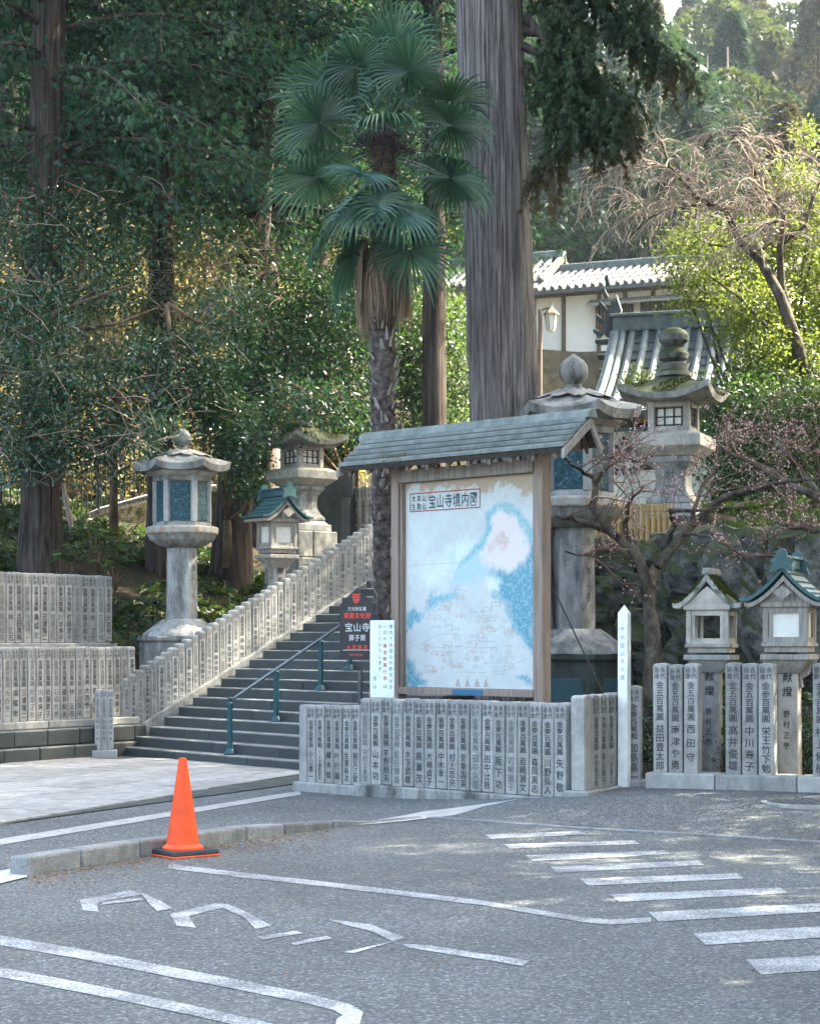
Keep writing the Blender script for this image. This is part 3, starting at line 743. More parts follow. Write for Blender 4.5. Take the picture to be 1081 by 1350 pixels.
    for x0, y0, x1, y1 in ((380, 960, 430, 930), (430, 930, 470, 905), (470, 905, 560, 905), (335, 940, 400, 985), (400, 1000, 440, 970), (440, 970, 590, 960), (590, 950, 640, 935), (640, 935, 735, 940),
                           (590, 965, 735, 968), (530, 1080, 690, 1078), (800, 1040, 860, 1020), (410, 780, 430, 720), (330, 588, 560, 582), (560, 700, 600, 715)):
        line(x0, y0, x1, y1, (.33, .34, .34), .7)
    for x, y in ((545, 465), (582, 460), (617, 462), (520, 478), (630, 380), (763, 300)):
        for dx in (0, 10): line(x+dx, y-8, x+dx, y+10, (.4, .4, .4), .6)
        line(x, y-8, x+10, y-8, (.4, .4, .4), .6); line(x, y+10, x+10, y+10, (.4, .4, .4), .6)
    for x in (562, 605, 648, 687):                                      # four small brown trees along the lower edge
        for k in range(22): line(x-k*.55, 1105+k*1.8, x+k*.55, 1105+k*1.8, (.33, .29, .25), .6)
    co = np.stack([u*W, np.zeros_like(u), v*H], -1).reshape(-1, 3); i = (np.arange(nv-1)[:, None]*nu+np.arange(nu-1)[None, :]).ravel()
    me_ = mesh_np('map_print', co, np.stack([i, i+1, i+nu+1, i+nu], 1))
    at_ = me_.color_attributes.new('print', 'FLOAT_COLOR', 'POINT')
    at_.data.foreach_set('color', np.concatenate([np.clip(rgb, 0, 1).reshape(-1, 3), np.ones((nu*nv, 1))], 1).astype(np.float32).ravel())
    return me_
t = NT('map_paint'); ca = t.n('ShaderNodeAttribute', attribute_name='print'); o_ = t.coords(rand=False)
M['map'] = t.done(t.mix(1.0, ca.outputs['Color'], t.ramp(t.noise(o_, 60, 5, .7), [(.3, .93), (.7, 1.05)]), 'MULTIPLY'), .55, t.bump(t.noise(o_, 9, 4), .05, .01), 0, .3)
mp = obj('map_print', map_print(), M['map'], board, (.085, .012, 1.06))
mb = MB(); x0, x1, z0, z1, w = .10, 1.13, 2.69+1.06-1.06+.24, 2.93+.17, .011
x0, x1, z0, z1 = .07, 1.08, 1.86, 2.06
for a in ((x0, x1, z0, z0+w), (x0, x1, z1-w, z1), (x0, x0+w, z0+w, z1-w), (x1-w, x1, z0+w, z1-w)):
    mb.add([(a[0], -.004, a[2]), (a[1], -.004, a[2]), (a[1], -.004, a[3]), (a[0], -.004, a[3])], [(0, 1, 2, 3)])
obj('title_border', mb.mesh('title_border'), mat_plain('title_red', (.30, .045, .05), .6), mp)
mb = MB()
text_row(mb, '宝山寺境内図', .34, 1.885, .112, .155, .118, -.005)
for s_, z_ in (('大本山', 1.965), ('生駒山', 1.878)): text_row(mb, s_, .095, z_, .062, .078, .078, -.005)
obj('title_lettering', mb.mesh('title_lettering'), mat_plain('title_ink', (.02, .055, .075), .6), mp)
# gabled roof: two slopes of stepped boards with battens
RX0, RX1, RZ, EV, DR = -.50, 2.60, 3.74, .40, .33
EB, DB = .15, .25
roof = obj('roof', MB().prism([(-EV, RZ-DR), (0, RZ), (EB, RZ-DB), (EB-.02, RZ-DB-.045), (0, RZ-.05), (-EV+.02, RZ-DR-.045)], RX0, RX1, 'x').mesh('roof'), M['wood_dark'], board)
mroof = mat_stone('roof_sheet', (.165, .18, .17), dark=(.055, .07, .065), stain=.75, speck=.15, grain=70, rough=.5, moss=(.06, .07, .02), moss_amt=.15)
nb = 5
for s in (-1, 1):
    for k in range(nb if s < 0 else 3):
        n3_ = nb if s < 0 else 3; t0, t1 = k/n3_, (k+1)/n3_
        P = lambda t, off: (s*(EV if s < 0 else EB)*t, RZ-(DR if s < 0 else DB)*t+off)
        a, b = P(t0, .006), P(t1+.012, .052)
        a2, b2 = P(t0, .002), P(t1+.012, .012)
        obj('roof_board', MB().prism([a, b, b2, a2], RX0-.02, RX1+.02, 'x').mesh('roof_board', False, .004), mroof, board)
obj('ridge_cap', MB().prism([(-.075, RZ-.015), (-.06, RZ+.045), (-.02, RZ+.075), (.02, RZ+.075), (.06, RZ+.045), (.075, RZ-.015)], RX0-.05, RX1+.05, 'x').mesh('ridge_cap', False, .004), mroof, board)
for x in (RX0-.015, RX1+.015):
    for s in (-1, 1):
        e_, d_ = (EV, DR) if s < 0 else (EB, DB)
        obj('bargeboard', MB().prism([(0, RZ-.005), (s*(e_+.02), RZ-d_-.02), (s*(e_+.02), RZ-d_-.11), (0, RZ-.11)], x-.018, x+.018, 'x').mesh('bargeboard', False, .004), M['wood_grey'], board)
for k in range(11):
    x = RX0+.12+k*(RX1-RX0-.24)/10
    for s in (-1, 1):
        e_, d_ = (EV, DR) if s < 0 else (EB, DB)
        obj('rafter', MB().prism([(0, RZ-.055), (s*(e_-.03), RZ-d_-.045), (s*(e_-.03), RZ-d_-.10), (0, RZ-.115)], x-.02, x+.02, 'x').mesh('rafter'), M['wood_brown'], board)
obj('stay_rod', MB().tube([(BLEN+.04, .1, 2.1), (BLEN+.62, .55, .55)], .008, 6).mesh('stay_rod'), M['black_metal'], board)
# moss and dead needles caught on the eave
mb = MB(); r2 = random.Random(4)
for k in range(260):
    x = r2.gauss(.28, .1) if k < 150 else (r2.uniform(-.3, .3) if k < 200 else r2.gauss(1.32, .12)); y = -EV+r2.uniform(-.01, .09); z = RZ-DR+.035+(y+EV)*.8
    a = r2.uniform(0, 6.28); l = r2.uniform(.03, .09); dz = r2.uniform(-.07, .02)
    mb.add([(x-.006, y, z), (x+.006, y, z), (x+l*math.cos(a), y-abs(l*math.sin(a))*.6, z+dz)], [(0, 1, 2)])
tag(obj('moss_tuft', mb.mesh('moss_tuft'), mat_leaf('eave_moss', (.05, .07, .012), (.16, .11, .05), .2), board), kind='stuff')

# ------------------------------------------------------------------ signs
p = at(471, 900, 20.1)
sg = thing('temple_sign', 'black pentagonal sign with red and white lettering on a grey pole', 'sign', (p.x, p.y, .25), R(-8))
obj('pole', MB().lathe([(.027, 0), (.027, .98)], 12, 0, (.03, .02, 0)).mesh('pole', 'auto'), M['grey_metal'], sg)
zb = 1.55-(868-HZ)*20.1/F-.25; zs = 1.55-(797-HZ)*20.1/F-.25; zt = 1.55-(775-HZ)*20.1/F-.25; hw = .186
obj('sign_plate', MB().prism([(-hw, zb), (hw, zb), (hw, zs), (0, zt), (-hw, zs)], -.012, .004, 'y').mesh('sign_plate', False, .003), M['sign_black'], sg)
mb = MB(); yy = -.0145; u = .74/93.0                                         # metres per photo pixel on this plate
def zz(py): return 1.55-(py-HZ)*20.1/F-.25
def xx(px): return (px-471)*20.1/F
load_glyphs('文化財愛護重要宝山寺獅子閣火気厳禁HITACHI')
text_row(mb, '文化財愛護', xx(458.5), zz(805.5), .038, .046, .040, yy); text_row(mb, '宝山寺', xx(454.5), zz(833), .088, .10, .091, yy); text_row(mb, '獅子閣', xx(460), zz(845), .056, .07, .062, yy)
mb.add([(xx(452), yy, zz(857.6)), (xx(489), yy, zz(857.6)), (xx(489), yy, zz(856.8)), (xx(452), yy, zz(856.8))], [(0, 1, 2, 3)])
obj('white_lettering', mb.mesh('white_lettering'), M['white_paint'], sg)
mb = MB(); text_row(mb, '重要文化財', xx(453), zz(815.5), .058, .066, .059, yy); text_row(mb, '火気厳禁', xx(457), zz(856.3), .046, .05, .060, yy)
x = xx(461)
for ch in 'HITACHI':
    put_glyph(mb, ch, x, zz(865.5), .036, .036, yy); x += .011 if ch == 'I' else .0245
def crest(cx, cz, s):                                                     # stacked three-tier bracket mark
    for k in range(3):
        z = cz+s*(.52-.40*k)
        w = s*(.62 if k < 2 else .55)
        mb.add([(cx-w, yy, z+.22*s), (cx-w*.93, yy, z+.02*s), (cx-w*.45, yy, z-.13*s), (cx-.04*s, yy, z-.02*s), (cx+.04*s, yy, z-.02*s), (cx+w*.45, yy, z-.13*s), (cx+w*.93, yy, z+.02*s), (cx+w, yy, z+.22*s), (cx+w*.5, yy, z+.12*s), (cx, yy, z+.16*s), (cx-w*.5, yy, z+.12*s)],
               [(0, 1, 2, 10), (2, 3, 9, 10), (3, 4, 9), (4, 5, 8, 9), (5, 6, 7, 8)])
    mb.add([(cx-.5*s, yy, cz-.42*s), (cx, yy, cz-.78*s), (cx+.5*s, yy, cz-.42*s), (cx, yy, cz-.5*s)], [(0, 1, 2, 3)])
crest(xx(470), zz(789), .07)
obj('red_lettering', mb.mesh('red_lettering'), M['red'], sg)

D = 19.75
p = at(504, 917, D)
ws = thing('notice_sign', 'white upright notice with blue and red Japanese columns beside the map board', 'sign', (p.x, p.y, .3), R(-10))
def zz(py): return 1.55-(py-HZ)*D/F-.3
def xx(px): return (px-504)*D/F
obj('sign_plate', MB().box((0, 0, (zz(818)+zz(920))/2), (.256, .022, zz(818)-zz(920))).mesh('sign_plate', False, .003), M['sign_white'], ws)
for x in (-.09, .09): obj('stake', MB().box((x, .03, .25), (.03, .03, .5)).mesh('stake'), M['wood_grey'], ws)
load_glyphs('境内では当山の許可なき一切の募金勧募行為はおことわりします。')
mb = MB(); yy = -.0135
text_col(mb, '境内では当山の許可なき', xx(513), zz(823), .042, .046, .063, yy)
text_col(mb, '一切の', xx(505.3), zz(823), .042, .046, .063, yy); text_col(mb, 'は', xx(505.3), zz(902), .042, .046, .063, yy)
text_col(mb, 'おことわりします。', xx(498.5), zz(823), .042, .046, .063, yy); text_col(mb, '当山', xx(491.5), zz(891), .04, .05, .085, yy)
obj('blue_lettering', mb.mesh('blue_lettering'), M['sign_blue'], ws)
mb = MB(); text_col(mb, '募金勧募行為', xx(505.3), zz(848.5), .042, .046, .067, yy)
obj('red_lettering', mb.mesh('red_lettering'), mat_plain('sign_crimson', (.45, .03, .07), .5), ws)

# thin white post
p = on_ground(823, 1038)
wp = thing('white_post', 'tall thin white-painted post with pointed top beside the stone posts', 'post', p, R(-28))
obj('shaft', MB().box((0, 0, .81), (.095, .095, 1.62)).mesh('shaft', False, .004), M['white_paint'], wp)
obj('pointed_top', MB().box((0, 0, 1.66), (.095, .095, .08), top=(.02, .02)).mesh('pointed_top'), M['white_paint'], wp)
mb = MB(); text_col(mb, '奉納宝山寺大護', -.022, 1.5, .044, .05, .075, -.049)
obj('lettering', mb.mesh('lettering'), mat_plain('grey_ink', (.30, .31, .32), .7), wp)

# ------------------------------------------------------------------ stone lanterns
def hip_roof(n, R0, H, lift, thick, top_r, rot=0, sub=4, steps=6, power=1.5, under=.25):
    """curved n-sided roof with upturned corners; returns MB, base at z=0"""
    mb = MB(); N = n*sub; ap = math.cos(math.pi/n); ring = []
    def rad(i, r):
        ph = (i % sub)/sub*2*math.pi/n; return r*ap/math.cos(ph-math.pi/n)
    def corner(i):
        f = abs((i % sub)/sub-.5)*2; return f**3
    rows = [(R0*under*2.2, .0, 0), (R0*.97, 0, 1), (R0, thick, 1)]
    for j in range(1, steps+1):
        t = j/steps; rows.append((R0+(top_r-R0)*t, thick+(H-thick)*(t**power), max(0, 1-t*1.7)**1.5))
    for r, z, k in rows:
        for i in range(N):
            a = rot+2*math.pi*i/N; rr = rad(i, r); mb.v.append(Vector((rr*math.cos(a), rr*math.sin(a), z+lift*corner(i)*k)))
    for j in range(len(rows)-1):
        for i in range(N):
            i2 = (i+1) % N; mb.f.append((j*N+i, j*N+i2, (j+1)*N+i2, (j+1)*N+i))
    mb.f.append(tuple(reversed(range(N)))); mb.f.append(tuple((len(rows)-1)*N+i for i in range(N)))
    return mb
def petals(mb, n, r0, r1, z0, z1, w, bulge=.03):
    for i in range(n):
        a = 2*math.pi*(i+.5)/n; d = Vector((math.cos(a), math.sin(a), 0)); s = Vector((-d.y, d.x, 0)); vs = []
        for t, ww in ((0, .35), (.3, .85), (.65, 1.0), (.9, .6), (1.0, .1)):
            r = r0+(r1-r0)*t; z = z0+(z1-z0)*(t**1.6)+bulge*math.sin(math.pi*min(1, t*1.1))
            for k, q in ((-1, 0), (0, .5), (1, 0)): vs.append(d*r+s*(k*w*ww/2)+Vector((0, 0, z+q*bulge)))
        mb.add(vs, [(j*3+k, j*3+k+1, j*3+k+4, j*3+k+3) for j in range(4) for k in range(2)])

def hex_lantern(label, loc, sc, ped_h, bronze_ped=False, rot=0.0, ped_m='granite_old', fs=1.0):
    t = thing('stone_lantern', label, 'stone lantern', loc, rot, 'tall hexagonal stone lanterns with bronze panels', sc)
    z = 0
    pm = M['bronze'] if bronze_ped else M[ped_m]
    obj('pedestal', MB().lathe([(.66, 0), (.66, ped_h-.1), (.70, ped_h-.09), (.70, ped_h-.02)], 6).mesh('pedestal', False, .012), M['dark_stone'] if bronze_ped else pm, t)
    if bronze_ped:
        for i in range(6):
            a = R(30+60*i); obj('pedestal_panel', MB().box((0, 0, 0), (.40, .03, ped_h*.5)).mesh('pedestal_panel', False, .006), M['copper'], t, (.575*math.cos(a), .575*math.sin(a), ped_h*.5), (0, 0, a+math.pi/2))
    z = ped_h-.02
    obj('lotus_base', MB().lathe([(.62, 0), (.60, .05), (.40, .20), (.33, .25), (.30, .27)], 24).mesh('lotus_base', 'auto'), M['granite_lantern'], t, (0, 0, z))
    mb = MB(); petals(mb, 16, .60, .36, .02, .20, .20, .025); obj('lotus_petals', mb.mesh('lotus_petals', True), M['granite_lantern'], t, (0, 0, z))
    z += .26
    cm = obj('column', MB().lathe([(.245, 0), (.235, 1.12)], 6).mesh('column', False, .008), M['granite_lantern'], t, (0, 0, z))
    mb = MB(); text_col(mb, '奉納宝山寺', -.045, 1.02, .09, .11, .15, -.212); obj('inscription', mb.mesh('inscription'), M['ink_faint'], cm, (0, 0, 0), (0, 0, R(60)))
    z += 1.12
    mb = MB()
    prof = [(.25, 0), (.36, .035), (.47, .11), (.53, .20)]; N = 48; b = 0
    for r, zz_ in prof:
        for i in range(N):
            a = 2*math.pi*i/N; rr = r*(1+(.035 if i % 2 else -.02)*(r > .3)); mb.v.append(Vector((rr*math.cos(a), rr*math.sin(a), zz_)))
    for j in range(3):
        for i in range(N): mb.f.append((j*N+i, j*N+(i+1) % N, (j+1)*N+(i+1) % N, (j+1)*N+i))
    obj('fluted_bowl', mb.mesh('fluted_bowl'), M['granite_mossy'], t, (0, 0, z))
    z += .20
    obj('rim', MB().lathe([(.55, 0), (.565, .02), (.565, .10), (.54, .12)], 12).mesh('rim', False, .008), M['lichen_stone'], t, (0, 0, z))
    z += .12
    fb = obj('firebox', MB().lathe([(.455, 0), (.455, .06), (.40, .06), (.40, .70), (.445, .70), (.455, .78)], 6).mesh('firebox', False, .006), M['granite_lantern'], t, (0, 0, z))
    for i in range(6):
        a = R(60*i); obj('corner_post', MB().box((0, 0, .385), (.085, .085, .64)).mesh('corner_post', False, .005), M['granite'], t, (.408*math.cos(a), .408*math.sin(a), z), (0, 0, a))
        a = R(30+60*i); obj('bronze_panel', MB().box((0, 0, .385), (.305, .03, .60)).mesh('bronze_panel', False, .004), M['bronze'], t, (.349*math.cos(a), .349*math.sin(a), z), (0, 0, a+math.pi/2))
    z += .78
    obj('eave_course', MB().lathe([(.47, 0), (.56, .06), (.56, .07)], 6).mesh('eave_course', False, .006), M['granite_warm'], t, (0, 0, z))
    z += .06
    rf_ = obj('roof', hip_roof(6, .76, .34, .07, .10, .16, 0, 8, 6, .85).mesh('roof', 'auto'), M['granite_old'], t, (0, 0, z))
    mb = MB(); petals(mb, 12, .50, .18, .235, .36, .22, .02); obj('roof_petals', mb.mesh('roof_petals', True), M['granite_old'], rf_)
    z += .33
    obj('finial', MB().lathe([(.17, 0), (.13, .05), (.11, .11), (.13, .14), (.19, .20), (.205, .28), (.19, .37), (.13, .45), (.05, .50), (.015, .53)], 20).mesh('finial', 'auto'), M['granite_old'], t, (0, 0, z), (0, 0, 0), fs)
    return t
p = at(240, 845, 27.2)
hex_lantern('tall hexagonal stone lantern with teal bronze panels left of the stairs', (p.x, p.y, .52), .925, 1.20, False, R(3), fs=.72)
p = at(756, 845, 22.5)
hex_lantern('tall hexagonal stone lantern with bronze panels partly behind the map board', (p.x, p.y, .2), 1.08, 1.13, True, R(-14), fs=.8)

def square_lantern(label, loc, rz, sc, ped=1.0, jewel='granite_old', roofm='granite_mossy', petn=3):
    t = thing('stone_lantern', label, 'stone lantern', loc, rz, 'square stone lanterns with mossy roofs', sc)
    z = 0
    for r in range(petn):
        h = ped/petn; w = 1.15-.06*r
        for q in range(2):
            sgn = 1 if r % 2 else -1
            sp = .12*sgn
            x0, x1 = ((-w/2, sp) if q == 0 else (sp, w/2))
            obj('pedestal_block', MB().box(((x0+x1)/2, 0, z+h/2), (x1-x0-.01, w, h-.008)).mesh('pedestal_block', False, .025, 2), M['granite_old'] if r else M['dark_stone'], t)
        z += h
    obj('base', MB().box((0, 0, .07), (.86, .86, .14)).box((0, 0, .19), (.80, .80, .10), top=(.75, .75)).mesh('base', False, .015), M['granite'], t, (0, 0, z)); z += .22
    mb = MB(); prof = [(.34, 0), (.335, .06), (.27, .14), (.225, .26), (.215, .38), (.235, .50), (.29, .58), (.335, .62), (.335, .70)]
    mb.lathe([(r*math.sqrt(2), q) for r, q in prof], 4, R(45)); st = obj('stem', mb.mesh('stem', False, .01), M['granite_lantern'], t, (0, 0, z))
    mb = MB(); text_col(mb, '献燈', -.09, .52, .18, .17, .22, -.24); obj('inscription', mb.mesh('inscription'), M['ink_faint'], st)
    z += .70
    mb = MB(); mb.lathe([(r*math.sqrt(2), q) for r, q in ((.36, 0), (.50, .12), (.52, .13), (.52, .30), (.46, .33), (.40, .36))], 4, R(45)); obj('platform', mb.mesh('platform', False, .012), M['granite_warm'], t, (0, 0, z)); z += .35
    H = .46; w = .31
    for sx in (-1, 1):
        for sy in (-1, 1): obj('corner_post', MB().box((sx*(w-.045), sy*(w-.045), H/2), (.10, .10, H)).mesh('corner_post', False, .008), M['granite_warm'], t, (0, 0, z))
    for k in range(4):
        pn_ = obj('window_frame', MB().box((0, -w+.04, .045), (.43, .06, .09)).box((0, -w+.04, H-.04), (.43, .06, .08)).mesh('window_frame', False, .006), M['granite_warm'], t, (0, 0, z), (0, 0, k*math.pi/2))
        obj('pane', MB().box((0, -w+.065, H/2), (.42, .012, H-.16)).mesh('pane'), M['paper'], pn_)
        mb = MB()
        for x in (-.19, -.07, .07, .19): mb.box((x, -w+.048, H/2), (.022, .02, H-.17))
        for zq in (.11, H/2, H-.1): mb.box((0, -w+.046, zq), (.38, .018, .018))
        obj('lattice', mb.mesh('lattice'), M['wood_dark'], pn_)
    z += H
    obj('roof', hip_roof(4, .98, .42, .16, .09, .17, R(45), 10, 8, 1.0, .2).mesh('roof', 'auto'), M[roofm], t, (0, 0, z)); z += .40
    obj('finial_base', MB().lathe([(.26, 0), (.27, .05), (.20, .10), (.24, .18), (.16, .21)], 12, R(15)).mesh('finial_base', 'auto'), M[roofm], t, (0, 0, z)); z += .20
    obj('jewel', MB().lathe([(.12, 0), (.21, .06), (.23, .13), (.17, .20), (.12, .23), (.15, .26), (.22, .33), (.23, .41), (.18, .48), (.10, .52), (.02, .53)], 16).mesh('jewel', 'auto'), M[jewel], t, (0, 0, z))
    return t
p = at(398, 715, 29.2)
square_lantern('square stone lantern with mossy roof on block pedestal above the stairs', (p.x, p.y, p.z-1.07), R(42), .76, 1.62)
p = at(888, 700, 26.0)
square_lantern('tall square stone lantern with moss-covered roof above the plum branches', (p.x, p.y, p.z-1.45), R(-22), .92, 1.75, 'rock')
p = at(562, 566, 31)
square_lantern('small stone lantern just showing above the map board roof', (p.x, p.y, p.z-3.0), R(30), .72, .9)

def gable_profile(W, H, th, power=1.7, n=9, lift=.03):
    up = []; lo = []
    for i in range(2*n+1):
        s = -1+i/n; a = abs(s); z = H*(1-a)**power+lift*max(0, a-.8)/.2
        up.append((s*W, z)); lo.append((s*W*.985, z-th*(1.0-.35*a)))
    return up+lo[::-1]
def gable_roof(W, H, D_, th, power=1.7, lift=.03):
    return MB().prism(gable_profile(W, H, th, power, 9, lift), -D_, D_, 'y')
def roofed_lantern(label, loc, rz, sc, kind='copper', ped=1.1):
    t = thing('lantern', label, 'lantern', loc, rz, 'small roofed lanterns on stone posts', sc)
    stone = kind == 'stone'; bm_ = M['granite_warm'] if stone else M['wood_grey']
    po = obj('post', MB().box((0, 0, ped/2), (.22, .20, ped), top=(.92, .92)).mesh('post', False, .01), M['granite'] if stone else M['granite_warm'], t)
    mb = MB(); text_col(mb, '献燈', -.055, ped-.12, .11, .11, .15, -.105); text_col(mb, '野村正義', -.045, ped-.52, .07, .08, .11, -.106); obj('inscription', mb.mesh('inscription'), M['ink'], po)
    z = ped
    obj('foot', MB().box((0, 0, .03), (.52, .46, .06)).box((0, 0, -.07), (.24, .22, .14), top=(1.9, 1.9)).mesh('foot', False, .008), bm_ if not stone else M['granite'], t, (0, 0, z))
    if not stone:
        for sx in (-1, 1):
            obj('bracket', MB().prism([(sx*.11, -.30), (sx*.14, -.28), (sx*.13, -.2), (sx*.2, -.15), (sx*.22, -.07), (sx*.28, -.02), (sx*.28, 0), (sx*.11, 0)], -.03, .03, 'y').mesh('bracket'), bm_, t, (0, 0, z))
    z += .06
    obj('sill', MB().box((0, 0, .05), (.44, .40, .06)).box((0, 0, .10), (.50, .46, .04)).mesh('sill', False, .006), bm_, t, (0, 0, z)); z += .12
    H = .37; w, dd = .205, .185
    for sx in (-1, 1):
        for sy in (-1, 1): obj('corner_post', MB().box((sx*w, sy*dd, H/2), (.06, .06, H)).mesh('corner_post', False, .005), bm_, t, (0, 0, z))
    for k in range(4):
        hw_, off = (w, dd) if k % 2 == 0 else (dd, w)
        fr = obj('window_frame', MB().box((0, -off, .03), (2*hw_-.06, .045, .06)).box((0, -off, H-.03), (2*hw_-.06, .045, .06)).box((-hw_+.05, -off, H/2), (.03, .035, H-.12)).box((hw_-.05, -off, H/2), (.03, .035, H-.12)).mesh('window_frame'), bm_, t, (0, 0, z), (0, 0, k*math.pi/2))
        if not stone: obj('pane', MB().box((0, -off+.012, H/2), (2*hw_-.10, .008, H-.11)).mesh('pane'), M['paper'], fr)
    obj('floor_slab', MB().box((0, 0, .01), (2*w, 2*dd, .02)).mesh('floor_slab'), bm_, t, (0, 0, z))
    z += H
    obj('lintel', MB().box((0, 0, .03), (.52, .48, .06)).mesh('lintel', False, .006), bm_, t, (0, 0, z)); z += .05
    for sy in (-1, 1):
        obj('gable', MB().prism([(-.26, 0), (.26, 0), (.13, .10), (0, .21), (-.13, .10)], sy*.20-.02, sy*.20+.02, 'y').mesh('gable'), bm_, t, (0, 0, z))
    if stone:
        obj('roof', gable_roof(.385, .36, .25, .10, 1.5, .04).mesh('roof', False, .01), M['granite_mossy'], t, (0, 0, z+.0))
        obj('ridge', MB().box((0, 0, .37), (.12, .52, .08), top=(.7, 1)).mesh('ridge', False, .015), M['granite_old'], t, (0, 0, z))
    else:
        obj('roof', gable_roof(.46, .35, .34, .055, 1.6, .03).mesh('roof', False, .006), M['copper'], t, (0, 0, z+.02))
        obj('roof_underside', gable_roof(.41, .30, .30, .06, 1.6, .02).mesh('roof_underside'), bm_, t, (0, 0, z-.02))
        for s in (-1, 1):
            for k in range(1, 6):
                a = k/6; zq = .35*(1-a)**1.6+.012
                obj('roof_sheet_step', MB().box((0, 0, 0), (.012, .71, .010)).mesh('roof_sheet_step'), M['copper'], t, (s*.46*a, 0, z+.022+zq))
        obj('ridge', MB().box((0, 0, .40), (.09, .66, .10)).box((0, 0, .465), (.13, .70, .03)).mesh('ridge', False, .006), M['copper'], t, (0, 0, z))
        for sy in (-1, 1):
            obj('ridge_ornament', MB().prism([(-.13, .30), (-.10, .38), (-.12, .44), (-.06, .47), (-.05, .53), (0, .56), (.05, .53), (.06, .47), (.12, .44), (.10, .38), (.13, .30), (0, .35)], sy*.36-.02, sy*.36+.02, 'y').mesh('ridge_ornament'), M['copper'], t, (0, 0, z))
            obj('gable_crest', MB().prism([(-.10, .10), (-.05, .06), (0, .02), (.05, .06), (.10, .10), (0, .17)], sy*.335-.012, sy*.335+.012, 'y').mesh('gable_crest'), bm_, t, (0, 0, z))
    return t
p = at(1041, 1026, 17.45); roofed_lantern('wooden lantern with green copper gable roof behind the right stone posts', (p.x, p.y, .3), R(-24), .88, 'copper', 1.22)
p = at(938, 1030, 17.95); roofed_lantern('all-stone lantern with rustic mossy gable roof behind the right fence', (p.x, p.y, .3), R(-22), .86, 'stone', 1.24)
p = at(365, 790, 27.5); roofed_lantern('wooden lantern with green copper gable roof beside the stair fence', (p.x, p.y, 1.58), R(36), .95, 'copper', 1.22)

def moss_tufts(root, seed, n, dens=-.05, mname='moss'):
    rs = random.Random(seed); rf2 = [c for c in root.children if c.name.startswith('roof') and c.data][0]; mb = MB(); me_ = rf2.data; ps = [p for p in me_.polygons if p.normal.z > .25]
    w_ = [p.area for p in ps]
    for p in rs.choices(ps, w_, k=n):
        vs = [me_.vertices[i].co for i in p.vertices]; a, b = rs.random(), rs.random(); q = vs[0].lerp(vs[1], a).lerp(vs[-1].lerp(vs[-2], a), b)
        if noise.noise(q*3.1+Vector((seed, 0, 0))) < dens: continue
        for _ in range(3):
            d = (p.normal+Vector((rs.gauss(0, .7), rs.gauss(0, .7), rs.gauss(0, .4)))).normalized(); s_ = d.orthogonal().normalized()*rs.uniform(.004, .010); mb.add([q-s_, q+s_, q+d*rs.uniform(.015, .045)], [(0, 1, 2)])
    if mb.f: tag(obj(mname, mb.mesh(mname), M['moss'], rf2), kind='stuff')
M['moss'] = mat_leaf('moss_leaf', (.020, .030, .006), (.075, .085, .020), .2, .8, spec=.1)
for k, o_ in enumerate([o for o in scene.objects if o.get('label', '').find('lantern') >= 0 and ('moss' in o['label'])]): moss_tufts(o_, 3+k, 2600, -.12)

# dark slab monuments and donor posts beside the upper stairs
p = at(443, 715, 30.6)
sl = thing('stone_slab', 'dark mossy stone slab monument left of the pale posts', 'stone slab', (p.x, p.y, p.z-.5), R(-6))
obj('slab', MB().box((-.09, 0, .78), (.42, .16, 1.6)).mesh('slab', False, .02), M['dark_stone'], sl)
obj('slab', MB().box((.20, .05, .81), (.17, .2, 1.65)).mesh('slab', False, .015), M['slate'], sl)
p2 = at(454, 715, 30.4)
sl2 = thing('stone_slab', 'short slate slab in front of the taller dark slab', 'stone slab', (p2.x+.02, p2.y, p2.z-.4), R(-6))
obj('slab', MB().box((0, 0, .56), (.15, .12, 1.12)).mesh('slab', False, .012), M['slate'], sl2)
a = at(459, 700, 30.9); b = at(498, 700, 30.3)
fence('stone_fence', 'three pale inscribed posts lit from behind near the stair top', (a.x, a.y), (b.x, b.y), 4, 2.95, 1.08, texts=FILL, stone='granite_warm')
a = at(338, 620, 36); b = at(392, 620, 38)
fence('stone_fence', 'pale inscribed stone posts up the slope behind the black railing', (a.x, a.y), (b.x, b.y), 8, 4.4, 1.0, texts=FILL, stone='granite_warm')
a = at(150, 590, 40); b = at(205, 590, 41)
fence('stone_fence', 'far pale stone posts half hidden by the camellias', (a.x, a.y), (b.x, b.y), 8, 5.2, 1.0, texts=FILL, stone='granite_warm')

# pedestal wall under the small copper lantern and beside the stair fence
tw = thing('retaining_wall', 'dark stone block wall behind the stair fence', 'retaining wall', (STO.x, STO.y, 0), math.atan2(SU.y, SU.x))
for r in range(5):
    x = .4+r*.3; 
    while x < 5.2:
        w = rnd.uniform(.45, .8)
        if .13*4.2*x-.2 > r*.36+.1: obj('block', MB().box((x+w/2, .75+.03*r, .2+.36*r+.18), (w-.014, .4, .35)).mesh('block', False, .03, 1), M['dark_stone'], tw, (0, rnd.uniform(-.02, .02), 0))
        x += w

